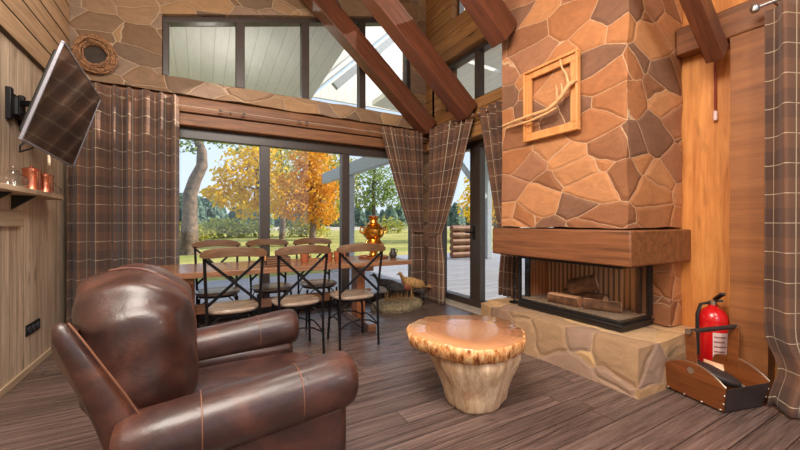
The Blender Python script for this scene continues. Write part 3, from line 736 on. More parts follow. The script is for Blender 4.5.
# ------------------------------------------------------------------ armchair
ac = thing('leather_armchair', 'brown leather armchair with rolled arms in the foreground', 'armchair', (0.046, 1.693, 0), math.radians(2))
LE = M['leather']
MB().box(-0.30, 0.40, -0.33, 0.33, 0.07, 0.31).build('base', LE, ac, bevel=0.03, seg=3)
def puff(seed, amp, sc_):
    def f(p):
        n = noise.noise(Vector((p.x * sc_ + seed, p.y * sc_, p.z * sc_))); return p * (1 + amp * n)
    return f
MB().superell((0.12, 0, 0.37), (0.36, 0.30, 0.095), 0.35, 0.3, 44, 20, None, puff(2, 0.025, 5)).build('seat_cushion', LE, ac, smooth=70)
MB().superell((0.40, 0, 0.25), (0.075, 0.30, 0.175), 0.4, 0.4, 32, 20).build('footrest', LE, ac, smooth=70)
for sy in (-1, 1):
    rings = []
    prof = [(-0.28, 0.72), (-0.275, 0.88), (-0.25, 0.97), (-0.15, 1.0), (0.0, 1.0), (0.2, 1.01), (0.34, 1.04), (0.41, 1.03), (0.435, 0.96), (0.447, 0.82), (0.451, 0.5)]
    for x, k in prof:
        ring = []
        for q in range(28):
            a = 2 * PI * q / 28; ca, sa = math.cos(a), math.sin(a)
            ry = 0.103 * k * math.copysign(abs(ca) ** 0.85, ca); rz = 0.093 * k * math.copysign(abs(sa) ** 0.9, sa)
            w = 0.004 * noise.noise(Vector((x * 7, a * 1.5, sy * 3)))
            ring.append((x, sy * 0.40 + ry + w, 0.518 + 0.09 * x + rz + w))
        rings.append(ring)
    arm = MB().loft(rings).build('arm', LE, ac, smooth=75)
    for xs in (0.24, -0.06):
        m = MB(); pts = []
        for q in range(29):
            a = 2 * PI * q / 28; ca, sa = math.cos(a), math.sin(a)
            pts.append((xs, sy * 0.40 + 0.1045 * math.copysign(abs(ca) ** 0.85, ca), 0.518 + 0.09 * xs + 0.0948 * math.copysign(abs(sa) ** 0.9, sa)))
        m.tube(pts, 0.0022, 6); m.build('seam', M['piping'], arm)
    MB().box(-0.26, 0.415, min(sy * 0.30, sy * 0.465), max(sy * 0.30, sy * 0.465), 0.055, 0.49).build('side_panel', LE, ac, bevel=0.03, seg=3)
# back shell, leaning
def back_ring(z, x0, x1, hw_, e=5.0, n=36):
    r = []
    for q in range(n):
        a = 2 * PI * q / n; ca, sa = math.cos(a), math.sin(a)
        r.append(((x0 + x1) / 2 + (x1 - x0) / 2 * math.copysign(abs(ca) ** (2 / e), ca), hw_ * math.copysign(abs(sa) ** (2 / e), sa), z))
    return r
bs = MB().loft([back_ring(z, a, b, w) for z, a, b, w in [(0.12, -0.28, -0.08, 0.38), (0.3, -0.29, -0.10, 0.395), (0.45, -0.31, -0.15, 0.40), (0.556, -0.335, -0.20, 0.40), (0.65, -0.365, -0.245, 0.40), (0.76, -0.40, -0.305, 0.40), (0.83, -0.425, -0.345, 0.395), (0.862, -0.425, -0.365, 0.385), (0.877, -0.415, -0.378, 0.37)]]).build('back_shell', LE, ac, smooth=60)
for v in bs.data.vertices:
    if v.co.z > 0.5: v.co.z -= (v.co.z - 0.5) * 0.45 * max(0.0, 1 - (abs(v.co.y) / 0.37) ** 4)
for sy in (-1, 1):
    m = MB(); m.tube([(-0.155, sy * 0.392, 0.45), (-0.205, sy * 0.394, 0.556), (-0.25, sy * 0.394, 0.65), (-0.31, sy * 0.394, 0.76), (-0.35, sy * 0.387, 0.83), (-0.38, sy * 0.37, 0.872)], 0.0028, 6); m.build('piping', M['piping'], bs)
def bk(p):
    y = p.y; d = 1.0
    for s_ in (-0.125, 0.125): d -= 0.035 * math.exp(-((y - s_ * (1.0 - 0.3 * (p.z / 0.3) ** 2)) / 0.009) ** 2)
    n = noise.noise(Vector((p.x * 4, p.y * 5, p.z * 9 + p.y * 5))) * 0.035 + 0.06 * noise.noise(Vector((p.y * 13 + p.z * 6, p.z * 7 + 3, p.x * 3))) * min(1.0, 0.25 + abs(p.y) * 2 + max(0, p.z) * 2)
    q = p * (d + n)
    q.x += 0.05 * max(0, 1 - abs(p.z - 0.12) / 0.2)      # headrest fuller at the top
    return q
tilt = Euler((0, math.radians(-17), 0)).to_matrix()
bc = MB().superell((-0.255, 0, 0.70), (0.175, 0.35, 0.285), 0.75, 0.72, 168, 64, tilt, bk).build('back_cushion', LE, ac, smooth=80)
for s_ in (-1, 1):
    pts = []
    for q in range(41):
        ph = math.radians(-62 + q * 3.9); cz = max(0.02, math.cos(ph)) if ph < PI / 2 else max(0.02, math.cos(PI - ph))
        zz_ = 0.285 * math.copysign(abs(math.sin(ph)) ** 0.75, math.sin(ph)); y0 = 0.125 * (1.0 - 0.3 * (zz_ / 0.3) ** 2)
        k = min(1.0, (y0 / (0.35 * cz ** 0.75)) ** (1 / 0.72)); cth = math.sqrt(max(0.0, 1 - k * k))
        p = Vector((0.175 * cz ** 0.75 * cth ** 0.72 * (1 if ph < PI / 2 else -1), s_ * y0, zz_))
        pts.append(Vector((-0.255, 0, 0.70)) + tilt @ (bk(p) * 1.02))
    MB().tube(pts, 0.0045, 6).build('seam', M['seam_dark'], bc)
for sx, sy in ((-0.26, -0.3), (-0.26, 0.3), (0.36, -0.3), (0.36, 0.3)):
    MB().lathe([(0.025, 0.0), (0.032, 0.07)], 14, (sx, sy, 0)).build('foot', M['beam'], ac)

# ------------------------------------------------------------------ stump table
st = thing('stump_table', 'round slab topped tree stump table on the floor before the hearth', 'table', (1.57, 1.80, 0))
def wb(a, z): return 1 + 0.06 * math.sin(2 * a + 0.6) + 0.05 * math.sin(3 * a + 2) + 0.025 * math.sin(7 * a + z * 9) + 0.012 * math.sin(17 * a)
MB().lathe([(0.19, 0), (0.205, 0.02), (0.215, 0.08), (0.245, 0.16), (0.285, 0.24), (0.31, 0.30), (0.315, 0.335), (0.305, 0.358)], 72, (0, 0, 0), wb).build('trunk', M['stump'], st, smooth=60)
def slab_mat():
    t = NT('slab end grain'); v = t.obj(); c = t.sep(v)
    w = t.noise(v, 3.0, 3)
    r = t.math('SQRT', t.math('ADD', t.math('MULTIPLY', c[0], c[0]), t.math('MULTIPLY', c[1], c[1])))
    ring = t.math('SINE', t.math('MULTIPLY', t.math('ADD', r, t.math('MULTIPLY', w, 0.1)), 150.0))
    base = t.ramp(t.math('ADD', t.math('MULTIPLY', r, 1.6), t.math('MULTIPLY', w, 0.4)), [(0.2, S(190, 142, 106)), (0.55, S(176, 122, 88)), (0.85, S(206, 152, 104))])
    k = t.math('ADD', 0.96, t.math('MULTIPLY', ring, 0.05)); base = t.mix(1.0, base, t.comb(k, k, k), 'MULTIPLY')
    ang = t.math('ARCTAN2', c[1], c[0])
    cr = t.math('MULTIPLY', t.math('LESS_THAN', t.math('ABSOLUTE', t.math('ADD', t.math('SUBTRACT', ang, 1.95), t.math('MULTIPLY', t.math('SUBTRACT', t.noise(v, 9, 2), 0.5), 0.35))), 0.02), t.math('GREATER_THAN', r, 0.09))
    base = t.mix(cr, base, S(84, 48, 30))
    t.bsdf(base, 0.16, 0, None, 0.7, 0.4); return t.m
def rim_mat():
    t = NT('slab bark rim'); v = t.obj(); c = t.sep(v); ang = t.math('ARCTAN2', c[1], c[0])
    n = t.noise(t.comb(t.math('MULTIPLY', ang, 9.0), t.math('MULTIPLY', c[2], 9.0), 0.0), 1.6, 5, 0.7)
    col = t.ramp(n, [(0.36, S(116, 62, 34)), (0.47, S(206, 138, 78)), (0.6, S(238, 196, 142))])
    t.bsdf(col, 0.6, 0, t.bump(n, 0.6, 0.02), 0.3); return t.m
def wt(a, z): return 1 + 0.05 * math.sin(a + 0.4) + 0.04 * math.sin(3 * a + 1.0) + 0.02 * math.sin(5 * a) + 0.012 * math.sin(11 * a + 1) + 0.008 * math.sin(23 * a)
m = MB().lathe([(0.355, 0.359), (0.372, 0.375), (0.382, 0.41), (0.384, 0.44), (0.375, 0.447)], 96, (-0.045, 0.025, 0), wt)
tp = m.build('slab_rim', rim_mat(), st, smooth=60)
MB().lathe([(0.37, 0.4471), (0.366, 0.452), (0.2, 0.4525), (0.001, 0.453)], 96, (-0.045, 0.025, 0), wt).build('slab_top', slab_mat(), st, smooth=60)

# ------------------------------------------------------------------ dining table
TZ = 0.735
dt = thing('dining_table', 'long wooden trestle dining table in front of the sliding window', 'table', (0.735, 3.815, 0))
m = MB()
for k in range(5): m.box(-1.335, 1.335, -0.385 + 0.154 * k, -0.385 + 0.154 * (k + 1) - 0.001, TZ - 0.048, TZ)
m.build('table_top', M['table'], dt, bevel=0.004)
for x in (-0.835, 0.845):
    MB().box(x - 0.05, x + 0.05, -0.09, 0.09, 0.08, TZ - 0.1).build('leg', M['table_leg'], dt, bevel=0.006)
    MB().box(x - 0.045, x + 0.045, -0.39, 0.385, 0.0, 0.079).build('foot', M['table'], dt, bevel=0.008)
    MB().box(x - 0.045, x + 0.045, -0.33, 0.33, TZ - 0.1, TZ - 0.0485).build('cleat', M['table'], dt, bevel=0.006)
MB().box(-1.0, 1.0, -0.03, 0.03, 0.30, 0.39).build('stretcher', M['table'], dt, bevel=0.006)

def make_chair(label):
    r = thing('dining_chair', label, 'chair', (0, 0, 0), 0, 'cross back dining chairs')
    BM = M['black_metal']
    # seat
    def wv(a, z): return 1.0 + 0.045 * math.cos(4 * a + PI)
    MB().lathe([(0.19, 0.437), (0.208, 0.443), (0.212, 0.458), (0.205, 0.468), (0.14, 0.466), (0.06, 0.458), (0.001, 0.456)], 40, (0, 0.005, 0), wv).build('seat', M['seat_wood'], r, smooth=60)
    MB().lathe([(0.185, 0.418), (0.185, 0.4365)], 32, (0, 0.005, 0)).build('seat_ring', BM, r)
    for s in (-1, 1):
        MB().tube([(s * 0.19, -0.205, 0.0), (s * 0.185, -0.19, 0.44), (s * 0.195, -0.215, 0.66), (s * 0.205, -0.255, 0.90)], 0.0115, 8).build('leg', BM, r)
        MB().tube([(s * 0.185, 0.19, 0.0), (s * 0.165, 0.16, 0.42)], 0.0115, 8).build('leg', BM, r)
        MB().bar((s * 0.2, -0.245, 0.875), (-s * 0.186, -0.195 - 0.004 * s, 0.515), 0.022, 0.006, (0, 1, 0)).build('cross_bar', BM, r)
        MB().tube([(s * 0.19, -0.195, 0.19), (s * 0.17, -0.1, 0.235), (s * 0.165, 0.0, 0.248), (s * 0.17, 0.1, 0.235), (s * 0.178, 0.178, 0.19)], 0.007, 6).build('stretcher', BM, r)
        MB().tube([(s * 0.187, -0.19, 0.3), (s * 0.15, -0.185, 0.38), (s * 0.10, -0.17, 0.417)], 0.006, 6).build('brace', BM, r)
        MB().tube([(s * 0.175, 0.175, 0.3), (s * 0.13, 0.17, 0.38), (s * 0.09, 0.165, 0.417)], 0.006, 6).build('brace', BM, r)
    for y in (-0.2, 0.18):
        MB().tube([(-0.188, y, 0.19), (-0.1, y, 0.24), (0, y, 0.255), (0.1, y, 0.24), (0.188, y, 0.19)], 0.007, 6).build('stretcher', BM, r)
    MB().lathe([(0.001, -0.005), (0.022, -0.004), (0.022, 0.004), (0.001, 0.005)], 14).build('cross_disc', BM, r, loc=(0.0, -0.222, 0.695), rot=(PI / 2, 0, 0))
    # curved top rail
    rings = []
    for k in range(17):
        q = -1 + 2 * k / 16; x = 0.235 * q; y = -0.258 - 0.045 * (1 - q * q); zc = 0.91 + 0.022 * (1 - q * q); hh_ = 0.036 * (1 - 0.35 * q ** 6) * (0.55 if abs(q) == 1 else 1.0)
        rings.append([(x, y - 0.011, zc - hh_), (x, y + 0.011, zc - hh_), (x, y + 0.013, zc), (x, y + 0.011, zc + hh_), (x, y - 0.011, zc + hh_), (x, y - 0.013, zc)])
    MB().loft(rings).build('top_rail', M['chair_wood'], r, smooth=50, bevel=0.003)
    return r
ch = make_chair('cross back chair at the near side of the table, directly behind the armchair')
spots = [(0.225, 3.255, 0, None), (0.745, 3.255, 0.03, 'middle cross back chair on the near side of the table'),
         (1.285, 3.255, -0.03, 'cross back chair on the near side, nearest the stump table'),
         (0.15, 4.07, PI, 'cross back chair on the window side, at the left end by the long curtain'),
         (0.675, 4.07, PI + 0.02, 'middle cross back chair on the window side of the table'),
         (1.19, 4.07, PI - 0.02, 'cross back chair on the window side, nearest the brass samovar')]
for x, y, a, lab in spots:
    o = ch if lab is None else copy_tree(ch)
    o.location = (x, y, 0); o.rotation_euler = (0, 0, a)
    if lab: o['label'] = lab

# things on the table
tz = TZ + 0.0008
tr = MB().lathe([(0.001, 0), (0.17, 0.0), (0.185, 0.022), (0.18, 0.022), (0.165, 0.006), (0.001, 0.006)], 36).build('round_tray', M['table_leg'], loc=(1.80, 3.87, tz))
tag(tr, 'round wooden tray under the samovar', 'tray')
sv = thing('brass_samovar', 'polished brass samovar on the right end of the dining table', 'samovar', (1.80, 3.87, tz + 0.0065))
BR = M['brass']
MB().lathe([(0.085, 0), (0.085, 0.02), (0.06, 0.03), (0.045, 0.06), (0.05, 0.075)], 28).build('foot', BR, sv)
MB().lathe([(0.05, 0.0755), (0.1, 0.10), (0.125, 0.135), (0.12, 0.165), (0.085, 0.20), (0.078, 0.215), (0.115, 0.25), (0.13, 0.29), (0.128, 0.33), (0.10, 0.365), (0.075, 0.38)], 32).build('body', BR, sv)
MB().lathe([(0.08, 0.3805), (0.09, 0.39), (0.055, 0.41), (0.045, 0.44), (0.06, 0.465), (0.072, 0.49), (0.05, 0.495)], 28).build('crown', BR, sv)
for s in (-1, 1):
    m = MB(); m.tube([(s * 0.11, 0, 0.35), (s * 0.165, 0, 0.36), (s * 0.175, 0, 0.31), (s * 0.13, 0, 0.28)], 0.011, 8); m.build('handle', BR, sv)
m = MB(); m.tube([(0, -0.12, 0.14), (0, -0.18, 0.135), (0, -0.19, 0.11)], [0.014, 0.012, 0.009], 8); m.box(-0.006, 0.006, -0.175, -0.163, 0.145, 0.18); m.build('tap', BR, sv)
bx = thing('woven_basket', 'small woven box basket on the left half of the dining table', 'basket', (0.66, 3.66, tz))
m = MB(); m.box(-0.11, 0.11, -0.08, 0.08, 0, 0.01); m.box(-0.11, 0.11, -0.08, -0.07, 0.01, 0.085); m.box(-0.11, 0.11, 0.07, 0.08, 0.01, 0.085); m.box(-0.11, -0.1, -0.07, 0.07, 0.01, 0.085); m.box(0.1, 0.11, -0.07, 0.07, 0.01, 0.085)
m.build('body', M['woven'], bx, bevel=0.003)
MB().box(-0.122, -0.1105, -0.03, 0.03, 0.05, 0.11).build('handle', M['frame_wood'], bx, bevel=0.003)
def mug(label, x, y, k):
    r = thing('terracotta_mug', label, 'mug', (x, y, tz), 0, 'terracotta mugs on the dining table')
    MB().lathe([(0.03 * k, 0), (0.036 * k, 0.01), (0.042 * k, 0.07 * k), (0.044 * k, 0.095 * k), (0.039 * k, 0.095 * k), (0.034 * k, 0.02), (0.001, 0.015)], 20).build('cup', M['terracotta'], r)
    MB().tube([(0.04 * k, 0, 0.075 * k), (0.066 * k, 0, 0.07 * k), (0.064 * k, 0, 0.035 * k), (0.038 * k, 0, 0.03 * k)], 0.006, 6).build('handle', M['terracotta'], r)
mug('terracotta mug in the middle of the dining table', 0.95, 3.76, 1.05)
mug('terracotta mug standing left of the samovar tray', 1.22, 3.78, 1.0)
mug('second terracotta mug beside it, partly behind the near right chair', 1.30, 3.70, 1.15)
tpot = thing('dark_jug', 'small dark jug at the right end of the dining table', 'jug', (2.0, 3.75, tz))
MB().lathe([(0.03, 0), (0.045, 0.02), (0.047, 0.05), (0.028, 0.085), (0.026, 0.105), (0.03, 0.112)], 20).build('body', M['basket_leather'], tpot)
MB().tube([(0.028, 0, 0.1), (0.06, 0, 0.09), (0.045, 0, 0.04)], 0.006, 6).build('handle', M['basket_leather'], tpot)

# ------------------------------------------------------------------ mounted birds by the window
bd = thing('bird_mount_base', 'mossy stone base on the floor under the end of the dining table', 'base', (2.31, 4.20, 0))
def wm(a, z): return 1 + 0.1 * math.sin(3 * a + 1) + 0.06 * math.sin(7 * a)
o = MB().lathe([(0.36, 0), (0.38, 0.04), (0.35, 0.085), (0.26, 0.115), (0.1, 0.13), (0.001, 0.13)], 48, (0, 0, 0), wm).build('rock', M['moss'], bd, smooth=60)
for v in o.data.vertices: v.co.y *= 0.62; v.co.z += 0.012 * noise.noise(v.co * 14) if v.co.z > 0.02 else 0
m = MB(); rnd = random.Random(9)
for k in range(70):
    a = rnd.uniform(0, 6.28); q = rnd.uniform(0.05, 0.27); x, y = q * math.cos(a), q * 0.55 * math.sin(a)
    m.tube([(x, y, 0.10), (x + rnd.uniform(-0.02, 0.02), y + rnd.uniform(-0.02, 0.02), 0.11 + rnd.uniform(0.05, 0.12))], [0.005, 0.001], 4)
tag_o = m.build('dry_grass', M['feather_tan'], bd); tag_o['kind'] = 'stuff'
def bird(name, label, loc, rz, main, wingc, breast, k, legs=True):
    r = thing(name, label, 'bird', loc, rz)
    spine = [(-0.34, 0.10, 0.006), (-0.26, 0.13, 0.03), (-0.16, 0.165, 0.066), (-0.06, 0.185, 0.09), (0.04, 0.20, 0.088), (0.11, 0.235, 0.06), (0.145, 0.285, 0.037), (0.16, 0.325, 0.034), (0.185, 0.345, 0.03), (0.21, 0.345, 0.012)]
    rings = []
    for x, z, q in spine:
        rings.append([(x * k, q * k * math.cos(a) * 0.85, (z + q * math.sin(a)) * k) for a in [2 * PI * j / 16 for j in range(16)]])
    MB().loft(rings).build('body', main, r, smooth=70, sub=1)
    MB().tube([(0.205 * k, 0, 0.345 * k), (0.25 * k, 0, 0.335 * k)], [0.011 * k, 0.002], 7).build('beak', M['black'], r)
    MB().superell((0.055 * k, 0, 0.165 * k), (0.075 * k, 0.062 * k, 0.065 * k), 0.9, 0.9, 18, 10).build('breast', breast, r, smooth=80)
    for s in (-1, 1):
        def fw_(p): p.z += -0.35 * p.x * 0; return p
        MB().superell((-0.09 * k, s * 0.075 * k, 0.185 * k), (0.15 * k, 0.02 * k, 0.06 * k), 0.9, 0.8, 20, 10, Euler((0, -0.2, s * 0.12)).to_matrix()).build('wing', wingc, r, smooth=80)
        MB().superell((0.178 * k, s * 0.026 * k, 0.355 * k), (0.006, 0.004, 0.006), 1, 1, 8, 6).build('eye', M['black'], r)
    m = MB()
    for q in range(7):
        a = -0.5 + q / 6.0; m.prism([(-0.30 * k, 0, 0.115 * k), (-0.52 * k, 0.16 * a * k - 0.02 * k, (0.05 + 0.05 * math.cos(a * 3)) * k), (-0.53 * k, 0.16 * a * k + 0.02 * k, (0.05 + 0.05 * math.cos(a * 3)) * k)], (0, 0, 0.006))
    m.build('tail', wingc, r, smooth=0)
    if legs:
        for s in (-1, 1):
            m = MB(); m.tube([(0.0, s * 0.04 * k, 0.13 * k), (0.012 * k, s * 0.04 * k, 0.06 * k), (0.0, s * 0.04 * k, 0.0)], 0.008 * k, 6)
            for t_ in (-0.5, 0, 0.5): m.tube([(0, s * 0.04 * k, 0.004), (0.04 * k * math.cos(t_), s * 0.04 * k + 0.04 * k * math.sin(t_), 0.003)], 0.004 * k, 5)
            m.build('leg', M['feather_tan'], r)
    return r
bird('mounted_bird', 'tan feathered mounted bird on the mossy base, nearest the corner curtains', (2.50, 4.20, 0.13), PI + 0.25, M['feather_tan'], M['feather_tan'], M['terracotta'], 1.0)
bird('mounted_bird', 'dark winged white breasted mounted bird on the mossy base', (2.16, 4.22, 0.125), PI - 0.1, M['feather_dark'], M['feather_dark'], M['feather_white'], 1.0)

# ------------------------------------------------------------------ extinguisher and log basket
ex_ = thing('fire_extinguisher', 'red fire extinguisher standing between the hearth and the basket', 'fire extinguisher', (3.235, 1.145, 0))
ex_.scale = (1.06, 1.06, 1.02)
MB().lathe([(0.075, 0), (0.084, 0.01), (0.084, 0.44), (0.08, 0.475), (0.06, 0.51), (0.035, 0.53), (0.026, 0.535), (0.026, 0.55)], 32).build('cylinder', M['red'], ex_, smooth=60)
m = MB(); m.lathe([(0.022, 0.5505), (0.022, 0.575), (0.015, 0.58)], 14); m.build('valve', M['nickel'], ex_)
m = MB(); m.bar((0.035, 0.0, 0.572), (-0.05, -0.06, 0.592), 0.026, 0.016); m.bar((0.035, 0.0, 0.583), (-0.045, -0.07, 0.642), 0.028, 0.016); m.build('lever', M['black'], ex_, bevel=0.002)
MB().tube([(-0.015, 0.015, 0.562), (-0.06, 0.045, 0.55), (-0.085, 0.055, 0.48), (-0.092, 0.052, 0.35), (-0.092, 0.05, 0.2)], 0.01, 8).build('hose', M['black'], ex_)
def arc_label(name, a0, a1, z0, z1, r, mat, par):
    m = MB(); n = 12; ri = [[(r * math.cos(a0 + (a1 - a0) * k / n), r * math.sin(a0 + (a1 - a0) * k / n), zz) for k in range(n + 1)] for zz in (z0, z1)]
    m.loft(ri, caps=False, closed=False); return m.build(name, mat, par)
la = math.atan2(-0.42, -0.9) ; lb_ = arc_label('label', la - 0.1, la + 0.95, 0.20, 0.37, 0.0848, M['label_white'], ex_)
for k in range(4): arc_label('print', la - 0.02, la + 0.8 - 0.12 * (k % 2), 0.335 - 0.033 * k, 0.345 - 0.033 * k, 0.0852, M['label_ink'], lb_)
for k in range(3): arc_label('emblem', la + 0.05 + 0.28 * k, la + 0.22 + 0.28 * k, 0.205, 0.228, 0.0853, M['red'], lb_)

bk_ = thing('log_basket', 'varnished wooden log basket with dark leather sides and bar handle', 'basket', (2.95, 1.045, 0), math.radians(-14))
bk_.scale = (1.06, 1.06, 1.06)
def arch(x, y0, y1, zb, ze, zm, lean):
    pts = [(x, y0 * 0.86, zb), (x, y1 * 0.86, zb)]
    for k in range(13):
        q = 1 - 2 * k / 12; y = y1 * (q + 1) / 2 + y0 * (1 - q) / 2
        pts.append((x + lean, y, ze + (zm - ze) * (1 - q * q)))
    return pts
for sx in (-1, 1):
    p = arch(sx * 0.15, -0.185, 0.185, 0.012, 0.155, 0.235, sx * 0.02)
    side = MB().prism(p, (sx * 0.012, 0, 0)).build('end_panel', M['basket_wood'], bk_, smooth=0, bevel=0.002)
    m = MB(); m.tube([Vector(q) + Vector((sx * 0.006, 0, 0.002)) for q in p[2:]], 0.005, 6); m.build('edge_trim', M['nickel'], side)
    m = MB(); m.bar((sx * 0.168, 0.0, 0.16), (sx * 0.185, 0.0, 0.43), 0.062, 0.01, (1, 0, 0)); m.build('strap', M['basket_wood'], bk_, bevel=0.003)
    m = MB(); m.tube([(sx * 0.170, 0, 0.185), (sx * 0.184, 0, 0.186)], 0.02, 14); m.build('stud', M['nickel'], bk_)
    for yy, zz in [(-0.15, 0.02), (-0.05, 0.018), (0.05, 0.018), (0.15, 0.02), (-0.168, 0.06), (-0.176, 0.11), (0.168, 0.06), (0.176, 0.11)]:
        MB().superell((sx * (0.164 + 0.12 * zz * 1.0), yy, zz), (0.006, 0.007, 0.007), 1, 1, 10, 6).build('nail', M['nickel'], side)
for sy in (-1, 1):
    MB().prism([(-0.15, sy * 0.159, 0.012), (0.15, sy * 0.159, 0.012), (0.17, sy * 0.183, 0.15), (-0.17, sy * 0.183, 0.15)], (0, sy * 0.006, 0)).build('side_panel', M['basket_leather'], bk_, smooth=0)
MB().box(-0.15, 0.15, -0.158, 0.158, 0.004, 0.014).build('bottom', M['basket_leather'], bk_)
MB().tube([(-0.2, 0, 0.425), (0.2, 0, 0.425)], 0.014, 12).build('handle_bar', M['basket_leather'], bk_)
for sx in (-1, 1): MB().tube([(sx * 0.2, 0, 0.425), (sx * 0.208, 0, 0.425)], 0.017, 12).build('end_cap', M['nickel'], bk_)
be = thing('fire_bellows', 'dark pointed leather bellows lying in the log basket', 'bellows', (2.965, 1.03, 0.155), math.radians(-70))
MB().superell((0, 0, 0.0), (0.13, 0.075, 0.03), 0.7, 0.9, 30, 12, Euler((0.1, 0.35, 0)).to_matrix(), lambda p: Vector((p.x, p.y * (1 - 2.2 * max(0, p.x)), p.z))).build('body', M['basket_leather'], be, smooth=70)
MB().tube([(0.115, 0, -0.04), (0.15, 0, -0.055)], [0.012, 0.006], 8).build('nozzle', M['nickel'], be)
lg = thing('kindling_piece', 'short pinkish split wood piece in the log basket', 'firewood', (3.01, 1.06, 0.10))
MB().prism([(-0.05, -0.05, 0), (0.06, -0.05, 0), (0.03, -0.05, 0.1), (-0.03, -0.05, 0.09)], (0.03, 0.1, 0.01)).build('wood', M['log_split'], lg, bevel=0.004, rot=(0, 0, 0.4))

# ------------------------------------------------------------------ outdoors
structure(MB().box(-4.0, 3.0, YO, 8.3, -0.14, -0.04).build('porch_deck', M['deck'], smooth=0), 'grey porch deck outside the windows', 'deck')
structure(MB().prism([(3.0, 11.5, -0.14), (3.0, YO, -0.14), (XP + 0.34, YO, -0.14), (XP + 0.34, -4, -0.14), (12, -4, -0.14), (12, 11.5, -0.14)], (0, 0, 0.1)).build('porch_deck', M['deck'], smooth=0), 'grey side deck outside the glass door', 'deck')
lw = MB()
lw.quad([(-90, -30, -0.15), (120, -30, -0.15), (120, 62, -0.15), (-90, 62, -0.15)])
structure(lw.build('lawn', M['lawn'], smooth=0), 'autumn lawn with fallen leaves', 'lawn')
structure(MB().quad([(-200, 62, -0.15), (250, 62, -0.15), (250, 240, -0.1), (-200, 240, -0.1)]).build('field', M['field'], smooth=0), 'pale field beyond the lawn', 'field')
# porch roof
m = MB(); m.prism([(-4, YO + 0.02, 4.32), (-4, 8.3, 3.96), (-4, 8.3, 4.1), (-4, YO + 0.02, 4.46)], (6.2, 0, 0))
structure(m.build('porch_ceiling', M['porch_boards'], smooth=0), 'white board ceiling of the back porch', 'porch ceiling')
m = MB(); m.prism([(XP + 0.32, -4, 4.02), (10.5, -4, 3.7), (10.5, -4, 3.85), (XP + 0.32, -4, 4.16)], (0, YO + 3.9, 0))
structure(m.build('porch_ceiling', M['porch_boards'], smooth=0), 'white board ceiling of the side porch', 'porch ceiling')
structure(MB().prism([(5.0, 4.85, 3.98), (10.5, 4.85, 3.7), (10.5, 4.85, 3.85), (5.0, 4.85, 4.12)], (0, 5.5, 0)).build('porch_ceiling', M['porch_boards'], smooth=0), 'white board ceiling at the far end of the side porch', 'porch ceiling')
def post(label, x, y, z1, w=0.2):
    o = MB().box(-w / 2, w / 2, -w / 2, w / 2, -0.04, z1).build('porch_post', M['porch_paint'], bevel=0.01, loc=(x, y, 0)); return tag(o, label, 'post', 'porch posts')
m = MB(); m.prism([(2.2, YO + 0.02, 4.47), (4.7, YO + 0.02, 6.9), (4.6, YO + 0.02, 7.0), (2.1, YO + 0.02, 4.57)], (0, 3.36, -0.36))
structure(m.build('porch_ceiling', M['porch_boards'], smooth=0), 'white board slope of the porch gable', 'porch ceiling')
structure(MB().prism([(2.21, 8.05, 4.03), (5.0, 8.05, 4.03), (5.0, 8.05, 6.75)], (0, 0.06, 0)).build('porch_gable', M['porch_boards'], smooth=0), 'white boarded gable end of the porch', 'gable')
structure(MB().prism([(3.66, 4.95, 4.03), (4.98, 4.95, 3.97), (4.98, 4.95, 4.09), (3.66, 4.95, 4.15)], (0, 3.0, 0)).build('porch_ceiling', M['porch_boards'], smooth=0), 'white boards where the porches meet', 'porch ceiling')
tag(MB().box(-0.08, 0.08, 0, 6.1, -0.16, 0.16).build('porch_beam', M['porch_paint'], bevel=0.01, loc=(3.43, YO + 0.02, 2.56)), 'pale porch beam crossing the right pane of the sliding window', 'beam')
post('pale porch post under the beam in the right pane of the sliding window', 3.43, 8.9, 2.398, 0.22)
tag(MB().bar((2.25, 7.2, 4.27), (4.3, 7.2, 6.26), 0.12, 0.16).build('porch_rafter', M['porch_paint'], bevel=0.006, loc=(0.2, 0, -0.25)), 'pale slanting porch rafter seen through the high window', 'rafter')
# side porch posts
post('pale porch post beyond the glass door', 8.4, 9.0, 3.7, 0.2)
tag(MB().bar((6.4, 8.6, 3.5), (8.2, 8.9, 1.99), 0.12, 0.14).build('porch_brace', M['porch_paint'], bevel=0.006), 'slanting porch brace seen through the glass door', 'brace')
sd = thing('log_stack', 'stacked log wall on the deck seen through the glass door', 'log stack', (7.9, 9.6, -0.04))
for k in range(5):
    MB().tube([(-0.55, 0, 0.12 + 0.22 * k), (0.45, 0, 0.12 + 0.22 * k)], 0.115, 12).build('log', M['mantel'], sd)

